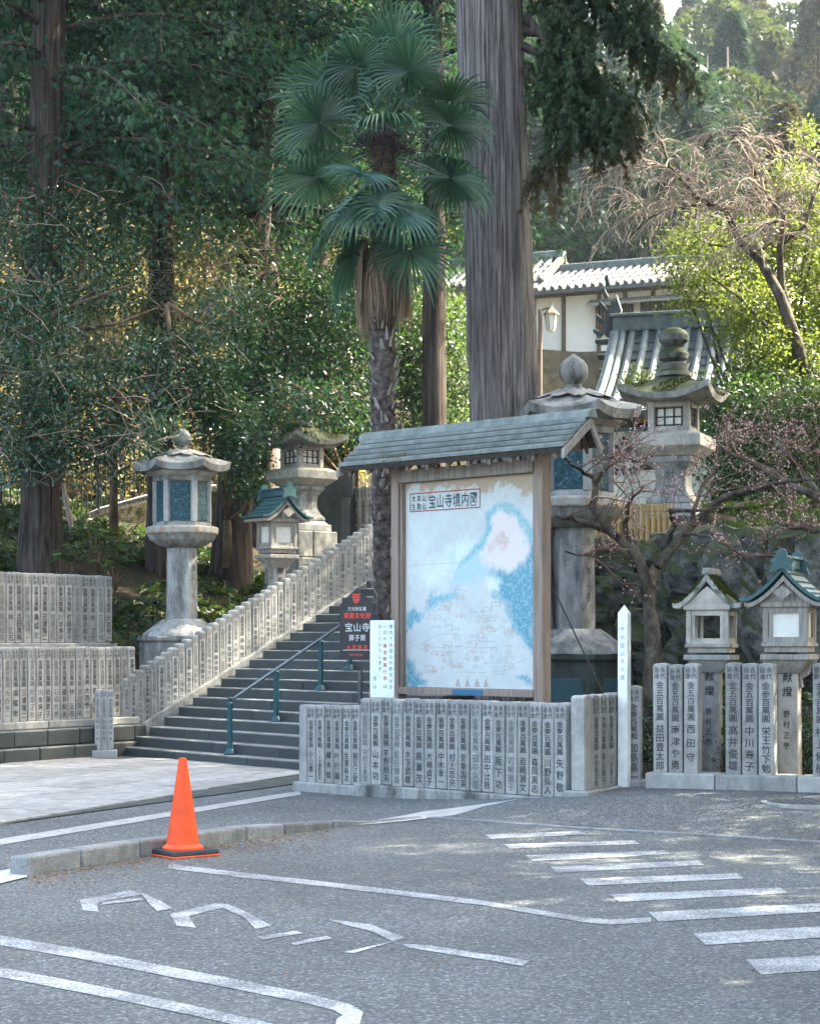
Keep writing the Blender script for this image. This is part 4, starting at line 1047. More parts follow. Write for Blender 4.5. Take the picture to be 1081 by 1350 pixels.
# ------------------------------------------------------------------ rock wall behind the plum tree
def boulder(seed, sx, sy, sz, n=6, rough=.16, sqr=.55):
    rs = random.Random(seed); mb = MB(); off = Vector((rs.uniform(0, 50), rs.uniform(0, 50), rs.uniform(0, 50)))
    bm = bmesh.new(); bmesh.ops.create_cube(bm, size=2); bmesh.ops.subdivide_edges(bm, edges=bm.edges, cuts=n-1, use_grid_fill=True)
    for v in bm.verts:
        p = v.co.copy(); s = p.normalized(); q = p.lerp(s*1.25, sqr)
        q *= 1+rough*noise.noise(q*1.3+off)+rough*.45*noise.noise(q*3.7+off)
        v.co = Vector((q.x*sx/2, q.y*sy/2, q.z*sz/2))
    me_ = bpy.data.meshes.new('boulder'); bm.to_mesh(me_); bm.free(); return me_
rw = thing('rock_wall', 'wall of big mossy boulders and dressed stones behind the plum tree', 'rock wall', (2.4, 22.9, .25))
dirw = Vector((3.6, -2.0)).normalized(); rzw = math.atan2(dirw.y, dirw.x); nrmw = Vector((-dirw.y, dirw.x))
z = 0; sd = 0
for r, h in enumerate((.62, .55, .58, .5, .5)):
    x = -1.1-.3*(r % 2)
    while x < 5.6:
        w = rnd.uniform(.55, 1.15); sd += 1
        c = Vector((dirw.x*(x+w/2), dirw.y*(x+w/2)))+nrmw*(.05+.27*r)
        o = obj('boulder', boulder(sd, w*.93, .8, h*.97, 8, .30, .34), M['rock'], rw, (c.x, c.y, z+h/2), (rnd.uniform(-.06, .06), rnd.uniform(-.08, .08), rzw+rnd.uniform(-.1, .1)))
        x += w*.98
    z += h*.93
for (px, py, dd, s, rr) in ((985, 800, 21.3, (.5, .6, 1.5), -.5), (1010, 760, 22.0, (1.2, .9, 1.0), .2), (940, 745, 22.3, (1.0, .8, .8), .1), (1060, 780, 21.4, (1.0, .8, 1.4), .1), (1110, 800, 21, (1.0, .9, 1.5), 0)):
    q = at(px, py, dd); sd += 1
    obj('boulder', boulder(sd, *s, 6, .22, .5), M['rock'], rw, (q.x-2.4, q.y-22.9, q.z-.25), (0, rr, rnd.uniform(-.4, .4)))

# ------------------------------------------------------------------ temple gate with tiled roof
G0 = at(813, 419, 40.0); gdir = Vector((.955, -.297)); rz_g = math.atan2(gdir.y, gdir.x)
gate = thing('temple_gate', 'temple hall with curved grey-green tiled roof behind the lanterns', 'temple building', (G0.x, G0.y, 0), rz_g)
RZg = G0.z; GL = 7.5; GE = 2.75; GD = 2.05
tile_m = mat_stone('roof_tile', (.13, .16, .165), dark=(.05, .065, .07), stain=.7, speck=.12, grain=40, rough=.72, bump=.15)
tile_d = mat_stone('roof_tile_dark', (.055, .07, .075), dark=(.025, .03, .03), stain=.6, speck=.12, grain=40, rough=.75)
def gz(t): return RZg-.25-GD*(1-(1-t)**1.55)
pts = [(-GE*t, gz(t)) for t in [k/10 for k in range(11)]]
for s in (-1, 1):
    poly = [(s*a, z) for a, z in pts]+[(s*a, z-.16) for a, z in reversed(pts)]
    obj('roof_slope', MB().prism(poly, -.05, GL, 'x').mesh('roof_slope'), tile_d, gate)
row = None
nrow = int(GL/.29)
mbr = MB().tube([(0, a, z+.03) for a, z in pts], .075, 8)
mer = mbr.mesh('tile_row', 'auto'); mer.materials.append(tile_m)
mbj = MB()
for k in range(13):
    t = (k+.5)/13.5; a0, z0 = -GE*t, gz(t); mbj.box((.145, a0, z0+.012), (.15, .05, .03))
mej = mbj.mesh('flat_tiles'); mej.materials.append(tile_m)
endm = MB().lathe([(.085, -.02), (.085, .02)], 14).mesh('eave_tile_end', 'auto'); endm.materials.append(tile_m)
for i in range(nrow):
    x = .36+i*.29
    rw_ = obj('tile_row', mer, None, gate, (x, 0, 0))
    tag(obj('flat_tiles', mej, None, rw_), kind='stuff')
    obj('eave_tile_end', endm, None, rw_, (0, -GE-.02, gz(1)+.03), (R(90), 0, 0))
for off, r in ((.02, .085), (.17, .07)):
    obj('verge_row', MB().tube([(off, a, z+.07) for a, z in pts], r, 10).mesh('verge_row', 'auto'), tile_m, gate)
vs = [(a, z+.06) for a, z in pts]+[(a, z-.22) for a, z in reversed(pts)]
obj('verge_board', MB().prism(vs, -.12, -.05, 'x').mesh('verge_board'), tile_m, gate)
obj('ridge', MB().box((GL/2, 0, RZg-.16), (GL+.1, .34, .30)).box((GL/2, 0, RZg+.03), (GL+.2, .42, .07)).mesh('ridge', False, .01), tile_m, gate)
for k in range(18):
    obj('ridge_disc', endm, None, gate, (.25+k*.4, -.18, RZg-.22), (R(90), 0, 0))
for s in (1,):
    for q in range(5): obj('ornament_fin', MB().prism([(-.05, 0), (.05, 0), (.02, .26), (-.06, .20)], -.03, .03, 'y').mesh('ornament_fin', False, .01), tile_d, gate, (-.30+.03*q, 0, RZg-.35+.26*q), (0, R(-55+12*q), 0))
    mb = MB().prism([(-.30, -.5), (-.34, -.1), (-.22, .1), (-.28, .32), (-.12, .42), (-.16, .66), (.02, .55), (.03, .80), (.13, .50), (.20, .30), (.12, .12), (.24, -.05), (.2, -.4), (.0, -.55)], -.12, .12, 'y')
    obj('ridge_ornament', mb.mesh('ridge_ornament', False, .02), tile_d, gate, (-.02, 0, RZg-.05), (0, 0, 0), .68)
for k in range(9):
    t = (k+1)/10; obj('gable_tile', MB().box((0, 0, 0), (.36, .3, .10)).mesh('gable_tile', False, .02), tile_d, gate, (-.30, GE*t*.75, gz(t)+.1))
obj('eave_board', MB().box((GL/2, -GE+.28, gz(1)-.14), (GL-.1, .16, .16)).mesh('eave_board'), M['wood_orange'], gate)
for k in range(26): obj('rafter', MB().box((.2+k*.28, -GE+.55, gz(1)-.05), (.08, .9, .10)).mesh('rafter'), M['wood_orange'], gate)
obj('copper_eave', MB().prism([(-GE+.25, gz(1)-.30), (-GE+.9, gz(1)-.12), (-GE+.9, gz(1)-.20), (-GE+.25, gz(1)-.38)], .1, GL, 'x').mesh('copper_eave'), M['copper'], gate)
wz = 4.3
obj('wall', MB().box((GL/2, .4, (wz+gz(.85))/2), (GL-.6, 3.2, gz(.85)-wz)).mesh('wall'), M['plaster'], gate)
for k in range(7): obj('pillar', MB().lathe([(.13, 0), (.13, gz(1)-wz-.1)], 12, 0, (.3+k*1.1, -1.35, wz)).mesh('pillar', 'auto'), M['wood_brown'], gate)
# white curtain with black five-petal crests
cu_ = thing('temple_curtain', 'white curtain with black flower crest hanging under the temple eave', 'curtain', (G0.x, G0.y, 0), rz_g)
mb = MB(); N = 60; ys = -1.78
zt_, zb_ = gz(1)-.30, gz(1)-1.95
for j in range(2):
    for i in range(N+1): mb.v.append(Vector((.15+i*5.5/N, ys+.03*math.sin(i*.9), zt_ if j else zb_)))
mb.f = [(i, i+1, N+2+i, N+1+i) for i in range(N)]
obj('cloth', mb.mesh('cloth', True), M['white_paint'], cu_)
def flower(cx, cz, s, y):
    mb = MB()
    for k in range(10):
        a = math.pi/2+2*math.pi*k/10; d = Vector((math.cos(a), 0, math.sin(a))); q = Vector((-d.z, 0, d.x)); c = Vector((cx, y, cz))
        if k % 2 == 1:
            mb.add([c+d*.14*s, c+d*.55*s+q*.15*s, c+d*.97*s, c+d*.55*s-q*.15*s], [(0, 1, 2, 3)])
        else:
            ce = c+d*.82*s
            for m_ in range(5):
                b = a+2*math.pi*m_/5; e = Vector((math.cos(b), 0, math.sin(b))); f = Vector((-e.z, 0, e.x))
                mb.add([ce+e*.03*s, ce+e*.15*s+f*.10*s, ce+e*.28*s, ce+e*.15*s-f*.10*s], [(0, 1, 2, 3)])
    mb.add([Vector((cx+.1*s*math.cos(2*math.pi*k/10), y, cz+.1*s*math.sin(2*math.pi*k/10))) for k in range(10)], [tuple(range(10))])
    return mb.mesh('crest')
obj('crest', flower(.50, zb_+1.12, .40, ys-.05), M['black_metal'], cu_)
obj('crest', flower(3.2, zb_+1.2, .40, ys-.05), M['black_metal'], cu_)
# hanging lantern / shrine box under the eave
hl = thing('hanging_lantern', 'dark wooden box lantern hanging under the temple eave', 'lantern', at(862, 618, 36), R(-20), None, .6)
obj('body', MB().box((0, 0, .45), (.62, .5, .6)).mesh('body', False, .02), M['wood_brown'], hl)
obj('pane', MB().box((-.02, -.262, .5), (.34, .02, .34)).mesh('pane'), M['paper'], hl)
obj('roof', hip_roof(4, .6, .25, .06, .05, .1, R(45), 6, 4, 1.2).mesh('roof', 'auto'), M['wood_dark'], hl, (0, 0, .76))
obj('base', MB().box((0, 0, .06), (.8, .62, .14)).mesh('base', False, .02), M['wood_dark'], hl)
# golden slatted fence seen under the branches
gf = thing('slat_fence', 'yellow bamboo slat fence behind the tall lantern column', 'fence', at(772, 760, 25.2), R(-15))
for k in range(16): obj('slat', MB().tube([(k*.075, 0, 0), (k*.075, 0, .95)], .033, 8).mesh('slat', 'auto'), mat_wood('bamboo', (.32, .20, .07), (.5, .36, .16)) if k == 0 else bpy.data.materials['bamboo'], gf)
0 and obj('top_rope', MB().tube([(-.03+.06*k, -.01+.02*math.sin(k*2.2), .97+.012*k+.008*math.cos(k*2.2)) for k in range(22)], .035, 7).mesh('top_rope', True), bpy.data.materials['bamboo'], gf)

# ------------------------------------------------------------------ white storehouse up the slope
D0 = 60.0
W0 = at(702, 474, D0); wdir = Vector((.92, -.392)); rz_w = math.atan2(wdir.y, wdir.x)
wh = thing('white_building', 'long white plastered building with tiled roof and wooden lattice on the slope', 'building', (W0.x, W0.y, W0.z), rz_w)
HW = (474-389)*D0/F; WL = 8.0
obj('wall', MB().box((WL/2, 2.0, HW/2), (WL, 4.0, HW)).mesh('wall'), M['plaster'], wh)
for x in (.07, 1.05, 2.2, 3.05, 3.95, 4.9, 5.9, 6.9, 7.9):
    obj('timber_post', MB().box((x, -.02, HW/2 if x < 3 else HW*.5), (.12 if x > .5 else .1, .10, HW)).mesh('timber_post'), M['wood_brown'], wh)
obj('timber_rail', MB().box((WL/2, -.015, HW-.06), (WL, .085, .12)).mesh('timber_rail'), M['wood_brown'], wh)
obj('timber_rail', MB().box((WL/2, -.015, .05), (WL, .085, .10)).mesh('timber_rail'), M['wood_brown'], wh)
w1 = obj('window', MB().box((2.72, -.05, HW*.53), (1.2, .12, .9)).mesh('window'), M['wood_dark'], wh)
w2 = obj('window', MB().box((5.6, -.05, HW*.60), (4.1, .12, .75)).mesh('window'), M['wood_brown'], wh)
for k in range(11): obj('lattice_bar', MB().box((2.2+.105*k, -.13, HW*.53), (.035, .04, .88)).mesh('lattice_bar'), M['wood_brown'], w1)
for k in range(34): obj('lattice_bar', MB().box((3.62+.12*k, -.13, HW*.60), (.04, .04, .73)).mesh('lattice_bar'), M['wood_dark'], w2)
obj('window_hood', MB().prism([(-.45, HW*.76), (0, HW*.86), (0, HW*.82), (-.45, HW*.735)], 1.9, 7.9, 'x').mesh('window_hood'), M['wood_grey'], wh)
rt = mat_stone('pale_tile', (.125, .125, .125), dark=(.06, .06, .06), stain=.6, speck=.15, grain=20, rough=.8)
def tile_roof(parent, x0, x1, eave_y, eave_z, ridge_y, ridge_z, pitch=.26, back=True):
    sl = obj('roof', MB().prism([(eave_y, eave_z), (ridge_y, ridge_z), (2*ridge_y-eave_y, eave_z), (2*ridge_y-eave_y, eave_z-.12), (ridge_y, ridge_z-.14), (eave_y, eave_z-.12)], x0, x1, 'x').mesh('roof'), rt, parent)
    me_ = MB().tube([(0, eave_y-.03, eave_z+.03), (0, ridge_y, ridge_z+.03)], .075, 6).mesh('tile_row', 'auto'); me_.materials.append(rt)
    n = int((x1-x0)/pitch)
    for k in range(n+1): obj('tile_row', me_, None, sl, (x0+.05+k*(x1-x0-.1)/n, 0, 0))
    for k in range(4):
        t = (k+.7)/4.4
        obj('tile_course', MB().box(((x0+x1)/2, eave_y+(ridge_y-eave_y)*t, eave_z+(ridge_z-eave_z)*t+.035), (x1-x0, .03, .05)).mesh('tile_course'), rt, sl)
    obj('ridge', MB().box(((x0+x1)/2, ridge_y, ridge_z+.12), (x1-x0+.15, .3, .26)).mesh('ridge', False, .03), tile_m, sl)
tile_roof(wh, -.25, WL+.3, -.55, HW+.02, 2.0, HW+1.05)
# left wing, gable end towards the camera
lw = thing('white_building', 'lower white wing with gabled tiled roof half hidden by the cedar trunk', 'building', at(585, 462, 62), rz_w)
obj('wall', MB().box((1.6, 1.6, 1.05), (4.1, 3.2, 2.1)).mesh('wall'), M['plaster'], lw)
obj('timber_rail', MB().box((1.6, -.03, 2.0), (4.1, .08, .12)).mesh('timber_rail'), M['wood_brown'], lw)
obj('timber_rail', MB().box((1.6, -.03, .95), (4.1, .08, .08)).mesh('timber_rail'), M['wood_brown'], lw)
tile_roof(lw, -.6, 3.55, -.5, 1.95, 1.6, 3.05)
for x in (3.58,):
    obj('gable_board', MB().prism([(-.5, 1.8), (1.6, 2.95), (3.7, 1.8), (3.7, 1.98), (1.6, 3.14), (-.5, 1.98)], x-.04, x+.04, 'x').mesh('gable_board'), M['wood_brown'], lw)
# rough stone wall below the buildings
sw = thing('stone_wall', 'rough fieldstone retaining wall below the white building', 'stone wall', (W0.x, W0.y-.5, W0.z), rz_w)
bl = [boulder(500+k, .62, .5, .5, 4, .2, .5) for k in range(6)]
for b_ in bl: b_.materials.append(M['rock'])
for r in range(5):
    for k in range(22):
        obj('boulder', bl[(k*3+r) % 6], None, sw, (-4.6+k*.56+.28*(r % 2)+rnd.uniform(-.05, .05), -.15*r, -.28-.45*r), (rnd.uniform(-.3, .3), rnd.uniform(-.3, .3), rnd.uniform(-.3, .3)))
# street lamp
p = at(712, 520, 48)
sl_ = thing('street_lamp', 'brown lantern-style street lamp in front of the white building', 'street lamp', (p.x, p.y, p.z-.6))
hz_ = .6+(520-408)*48/F
obj('pole', MB().tube([(0, 0, 0), (0, 0, hz_)], .055, 8).mesh('pole', 'auto'), M['wood_brown'], sl_)
obj('arm', MB().tube([(0, 0, hz_-.05), (.1, 0, hz_+.02), (.28, 0, hz_+.06), (.28, 0, hz_+.18)], .03, 6).mesh('arm', 'auto'), M['wood_brown'], sl_)
obj('lamp_head', MB().lathe([(.06, -.62), (.10, -.58), (.155, -.2), (.16, -.18)], 6).mesh('lamp_head'), M['paper'], sl_, (.28, 0, hz_+.06))
obj('lamp_cap', MB().lathe([(.21, -.19), (.19, -.15), (.06, -.02), (.02, .04)], 6).mesh('lamp_cap'), M['wood_brown'], sl_, (.28, 0, hz_+.06))
for k in range(6):
    a = R(60*k); obj('lamp_bar', MB().tube([(.28+.1*math.cos(a), .1*math.sin(a), hz_-.53), (.28+.165*math.cos(a), .165*math.sin(a), hz_-.13)], .012, 4).mesh('lamp_bar'), M['wood_brown'], sl_)

# ------------------------------------------------------------------ black railing and the sunlit path on the left slope
structure('slope_path', None or mesh_from('slope_path', [], []), M['path'])
bpy.data.objects.remove(bpy.data.objects['slope_path'])
PA = [at(-60, 736, 31.0), at(0, 722, 31.8), at(60, 712, 32.2), at(130, 680, 33.2), at(200, 660, 34.2), at(270, 650, 35.0), at(360, 640, 36.5)]
mb = MB(); 
for q in PA: mb.v += [Vector((q.x, q.y, q.z)), Vector((q.x-.3, q.y+1.6, q.z+.25)), Vector((q.x, q.y, q.z-1.6))]
for k in range(len(PA)-1): mb.f += [(3*k, 3*k+3, 3*k+4, 3*k+1), (3*k+2, 3*k+5, 3*k+3, 3*k)]
me_ = mb.mesh('path'); me_.materials.append(M['path']); me_.materials.append(M['soil'])
for f in me_.polygons: f.material_index = 0 if f.normal.z > .6 else 1
structure('path', me_, None)
rail = thing('railing', 'black metal bar railing along the sloping path under the camellias', 'railing', (0, 0, 0))
cum = 0; barm = MB().tube([(0, 0, 0), (0, 0, 1.02)], .011, 5).mesh('bar'); barm.materials.append(M['black_metal'])
pf = [q+Vector((-.06, .35, .05)) for q in PA]
for k in range(len(pf)-1):
    a, b = pf[k], pf[k+1]; n = max(1, int((b-a).length/.115))
    obj('top_rail', MB().tube([a+Vector((0, 0, 1.05)), b+Vector((0, 0, 1.05))], .022, 6).mesh('top_rail'), M['black_metal'], rail)
    obj('bottom_rail', MB().tube([a+Vector((0, 0, .10)), b+Vector((0, 0, .10))], .016, 6).mesh('bottom_rail'), M['black_metal'], rail)
    obj('post', MB().tube([a+Vector((0, 0, -.2)), a+Vector((0, 0, 1.1))], .03, 6).mesh('post'), M['black_metal'], rail)
    for j in range(n): obj('bar', barm, None, rail, a.lerp(b, (j+.5)/n))
stp = thing('wooden_stake', 'pale slanting stake leaning beside the black railing', 'stake', at(98, 690, 31.5))
obj('shaft', MB().tube([(0, 0, -.3), (-.27, .05, .95)], [.04, .045], 8).mesh('shaft', 'auto'), M['wood_tan'], stp)
# ================================================================== vegetation
NR = np.random.RandomState(11)
def unit(a): return a/np.maximum(1e-9, np.linalg.norm(a, axis=1, keepdims=True))
def rdir(n): return unit(NR.normal(size=(n, 3)))
def leaves(pos, d, n, L, W, fold=.12, droop=.15):
    """folded diamond leaves; L, W arrays"""
    N = len(pos); d = unit(d); n = unit(n-d*(n*d).sum(1, keepdims=True)); s = np.cross(d, n); L = np.asarray(L).reshape(-1, 1)*np.ones((N, 1)); W = np.asarray(W).reshape(-1, 1)*np.ones((N, 1))
    a = pos; b = pos+d*L*.48+s*W*.5+n*W*fold; c = pos+d*L-n*L*droop; e = pos+d*L*.48-s*W*.5+n*W*fold
    co = np.stack([a, b, c, e], 1).reshape(-1, 3); i = np.arange(N)[:, None]*4
    return co, np.concatenate([i+np.array([[0, 1, 2]]), i+np.array([[0, 2, 3]])], 1).reshape(-1, 3)
def sprays(pos, d, L, n=5, spread=.9, w=.10, droop=.25):
    """fans of n narrow blades in a plane through d"""
    N = len(pos); d = unit(d); r = rdir(N); s = unit(np.cross(d, r)); L = np.asarray(L).reshape(-1, 1)*np.ones((N, 1)); V = []
    up = np.cross(d, s)
    for k in range(n):
        a = spread*(k/(n-1)-.5)*2 if n > 1 else 0
        a = a+NR.uniform(-.12, .12, (N, 1)); dd = d*np.cos(a)+s*np.sin(a); ss = np.cross(dd, up); l = L*(1-.35*np.abs(a))*NR.uniform(.7, 1.15, (N, 1))
        tip = pos+dd*l; tip[:, 2:] -= l*droop
        mid = pos+dd*l*.45
        V += [pos, mid+ss*l*w, tip, mid-ss*l*w]
    co = np.stack(V, 1).reshape(-1, 3); base = np.arange(N*n)[:, None]*4
    return co, np.concatenate([base+np.array([[0, 1, 2]]), base+np.array([[0, 2, 3]])], 1).reshape(-1, 3)
def join(parts):
    co = []; fs = []; k = 0
    for c, f in parts: co.append(c); fs.append(f+k); k += len(c)
    return np.concatenate(co), np.concatenate(fs)
def blob_leaves(blobs, clusters, per, L, W, crad=.2, flat=.75, up=.6, shell=.55):
    """blobs: (centre, radius(x,y,z)); leaf clumps scattered through each ellipsoid, denser near its skin"""
    vol = np.array([b[1][0]*b[1][2] for b in blobs]); cnt = np.maximum(3, (clusters*vol/vol.sum()).astype(int)); C = []
    for (c, r), n in zip(blobs, cnt):
        q = rdir(n)*(shell+(1-shell)*NR.rand(n, 1)**.6); q *= (1+.28*np.sin(q[:, :1]*5+c[0]*3)*np.cos(q[:, 2:]*6+c[2]))
        C.append(np.array(c)[None]+q*np.array(r)[None])
    C = np.concatenate(C); N = len(C)
    o = NR.normal(size=(N, per, 3))*np.array([1, 1, flat])*crad*NR.uniform(.6, 1.3, (N, 1, 1)); P = (C[:, None]+o*.55).reshape(-1, 3)
    d = unit(o.reshape(-1, 3)+np.array([0, 0, .02])+NR.normal(size=(N*per, 3))*crad*.5); nrm = rdir(N*per)+np.array([0, 0, up])*1.6; K = len(P)
    return leaves(P, d, nrm, L*NR.uniform(.65, 1.25, K), W*NR.uniform(.7, 1.2, K))
def pblob(px, py, y, rp, ry=None, kz=1.0):
    c = at(px, py, y); r = rp*y/F; return (tuple(c), (r, ry or r, r*kz))

def trunk_tube(pts, rad, n=14, seed=0, rough=.06, flute=.05, sub=6):
    """tapered trunk with flutes and lumps"""
    P = []; Rr = []
    for k in range(len(pts)-1):
        for j in range(sub):
            t = j/sub; P.append(Vector(pts[k]).lerp(Vector(pts[k+1]), t)); Rr.append(rad[k]+(rad[k+1]-rad[k])*t)
    P.append(Vector(pts[-1])); Rr.append(rad[-1]); mb = MB(); mb.tube(P, Rr, n)
    for i in range(len(P)):
        for k in range(n):
            v = mb.v[i*n+k]; q = v-P[i]; f = 1+flute*math.sin(k*2*math.pi/n*5+seed+i*.13)+rough*noise.noise(v*1.7+Vector((seed, 0, 0)))
            mb.v[i*n+k] = P[i]+q*f
    return mb

def bough(start, az, length, rise, droop, n=7):
    pts = []
    for i in range(n):
        t = i/(n-1); r = length*t; pts.append(Vector((start[0]+r*math.cos(az), start[1]+r*math.sin(az), start[2]+length*(rise*t-droop*t*t))))
    return pts
def conifer_crown(z0, z1, R0, nb, per, seed, L=.30, hang=.7, limbs=None, full=.22, profile=.75):
    rs = random.Random(seed); P = []; Dd = []
    for k in range(nb):
        f = (k+rs.random())/nb; z = z0+(z1-z0)*f; az = rs.uniform(0, 2*math.pi); l = R0*(max(.06, 1-f))**profile*rs.uniform(.65, 1.1)
        bp = bough((0, 0, z), az, l, rs.uniform(.05, .35), rs.uniform(.25, .6))
        if limbs is not None: limbs.tube(bp, [max(.008, .045*(1-i/7)*(l/R0+.3)) for i in range(7)], 5)
        m = int(per*(.4+.6*l/R0))
        for j in range(m):
            t = full+(1-full)*rs.random()**.8; i = min(5, int(t*6)); q = bp[i].lerp(bp[i+1], t*6-i); w = .14+.22*(1-abs(t-.6))*l*.5
            ox, oy, oz = rs.gauss(0, w*.6), rs.gauss(0, w*.6), rs.gauss(-.08, w*.35)
            P.append((q.x+ox, q.y+oy, q.z+oz)); out = (math.cos(az)*.5+ox*1.2, math.sin(az)*.5+oy*1.2, -hang+rs.uniform(-.3, .5)); Dd.append(out)
    P = np.array(P); Dd = np.array(Dd)+NR.normal(size=(len(P), 3))*.25
    return P, Dd

M['hinoki'] = mat_leaf('hinoki_leaf', (.014, .046, .034), (.046, .092, .060), .28, .65, spec=.15)
M['sugi'] = mat_leaf('cedar_leaf', (.014, .040, .022), (.055, .072, .032), .25, .6, spec=.2, patch=(.075, .042, .024))
M['camellia'] = mat_leaf('camellia_leaf', (.018, .060, .038), (.062, .115, .062), .32, .26, spec=.8)
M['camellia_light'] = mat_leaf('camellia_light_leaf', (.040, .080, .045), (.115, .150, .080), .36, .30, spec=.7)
M['yellow_leaf'] = mat_leaf('yellow_green_leaf', (.085, .125, .035), (.20, .225, .075), .48, .4, (1.25, 1.3, .6))
M['shrub_leaf'] = mat_leaf('shrub_leaf', (.03, .07, .03), (.10, .15, .06), .3, .3, spec=.5)
M['autumn_leaf'] = mat_leaf('backlit_leaf', (.12, .12, .05), (.27, .23, .12), .5, .5, (1.2, 1.1, .65))
M['far_leaf'] = mat_leaf('far_leaf', (.020, .040, .038), (.044, .066, .056), .2, .7, spec=.2)
M['far_brown'] = mat_leaf('far_brown_leaf', (.055, .046, .032), (.105, .084, .052), .2, .7, spec=.2)
M['far_olive'] = mat_leaf('far_olive_leaf', (.040, .054, .036), (.085, .090, .055), .24, .7, spec=.2)
M['bark_cedar'] = mat_bark('cedar_bark', (.050, .040, .038), (.30, .262, .25), (24, 24, .45), 1.0, None, .06)
M['bark_dark'] = mat_bark('dark_bark', (.018, .014, .012), (.085, .065, .055), (11, 11, .6), .9)
M['bark_brown'] = mat_bark('brown_bark', (.07, .045, .028), (.17, .115, .075), (6, 6, 2), .6)
M['bark_lichen'] = mat_bark('lichen_bark', (.035, .028, .022), (.11, .088, .068), (8, 8, 3), .8, (.24, .23, .18))
M['twig_pale'] = mat_plain('pale_twig', (.25, .195, .155), .8, 0, .3, 4)
M['twig_red'] = mat_plain('red_twig', (.16, .085, .065), .75, 0, .35, 4)
M['bud'] = mat_plain('plum_bud', (.50, .31, .29), .6, 0, .25, 40)

def tree(name, label, loc, cat='tree', group=None, rz=0.0, sc=None): return thing(name, label, cat, loc, rz, group, sc)
def gz_(x, y): return hill_z(x, y)-.15

# ---- the great cedar behind the board
TB = Vector((1.17, 22.7, .25))
ct = tree('cedar_tree', 'huge straight cedar with ridged grey bark rising behind the map board', TB)
cpx = [(690, 930, .60), (678, 800, .52), (672, 650, .455), (666, 545, .425), (660, 430, .405), (655, 300, .395), (651, 180, .385), (646, 60, .38), (642, -60, .37)]
tp = [at(px, py, 22.7)-TB for px, py, r in cpx]+[Vector((-.35, .1, 14)), Vector((-.5, .2, 24))]; tr = [r for _, _, r in cpx]+[.30, .10]
tm = trunk_tube(tp, tr, 112, 3, .035, 0.0, 10)
n_ = 112
for i in range(len(tm.v)//n_):                                            # long bark ridges, slowly twisting
    row = tm.v[i*n_:(i+1)*n_]; c = sum(row, Vector())/n_
    for k in range(n_):
        v = tm.v[i*n_+k]; a = k/n_*2*math.pi+.02*v.z
        g = noise.noise(Vector((math.cos(a)*11, math.sin(a)*11, v.z*.16)))*.026+noise.noise(Vector((math.cos(a)*26, math.sin(a)*26, v.z*.3)))*.016
        q = (v-c).normalized(); tm.v[i*n_+k] = v+q*g
obj('trunk', tm.mesh('trunk', True), M['bark_cedar'], ct)
lm = MB(); Pc = []; Dc = []
rs = random.Random(5)
def px_bough(pts, y, r0, base, limbs, P, Dd, count, w=.16, hang=.8, dy=0.0):
    q = [at(px, py, y+dy*i)-base for i, (px, py) in enumerate(pts)]; limbs.tube(q, [max(.012, r0*(1-i/len(q))) for i in range(len(q))], 6)
    for _ in range(int(count*.20)):                                      # hanging rope-like tassels
        t = .15+.85*rs.random(); k = min(len(q)-2, int(t*(len(q)-1))); f = t*(len(q)-1)-k; p = q[k].lerp(q[k+1], f); d = (q[k+1]-q[k]).normalized()
        p = p+Vector((rs.gauss(0, w*.5), rs.gauss(0, w*.8), rs.gauss(0, w*.25))); a = rs.uniform(0, 6.28); v = Vector((math.cos(a)*.6+d.x*.6, math.sin(a)*.6, rs.uniform(-.5, .1))).normalized(); st = rs.uniform(.022, .038)
        for j in range(rs.randrange(9, 17)):
            v = (v+Vector((0, 0, -.16))).normalized(); p = p+v*st
            for _k in range(2): P.append(tuple(p+Vector((rs.gauss(0, .012), rs.gauss(0, .012), rs.gauss(0, .012))))); Dd.append((v.x+rs.gauss(0, .5), v.y+rs.gauss(0, .5), v.z+rs.gauss(0, .4)))
for pts, cnt, w in (([(690, 40), (730, 45), (775, 85), (815, 130), (828, 175)], 520, .17), ([(690, -40), (750, -25), (810, 15), (860, 62), (905, 92)], 520, .15),
                    ([(692, 20), (735, 70), (770, 120), (765, 170), (725, 210), (702, 246)], 420, .11), ([(690, 90), (715, 120), (760, 150), (800, 190)], 380, .16),
                    ([(690, 60), (720, 75), (745, 110), (752, 150)], 380, .16), ([(690, -60), (720, -30), (745, 10), (760, 60)], 420, .2), ([(700, -70), (770, -60), (830, -20), (850, 30)], 300, .18)):
    px_bough(pts, 22.5, .06, TB, lm, Pc, Dc, cnt, w, .8, -.12)
Pu, Du = conifer_crown(12.5, 24, 3.8, 90, 90, 21, limbs=lm)
co, fc = sprays(np.concatenate([np.array(Pc), Pu]), np.concatenate([np.array(Dc), Du]), np.concatenate([NR.uniform(.05, .10, len(Pc)), NR.uniform(.2, .34, len(Pu))]), 5, .75, .10, .3)
obj('crown', mesh_np('crown', co, fc), M['sugi'], ct); obj('limbs', lm.mesh('limbs', True), M['bark_dark'], ct)

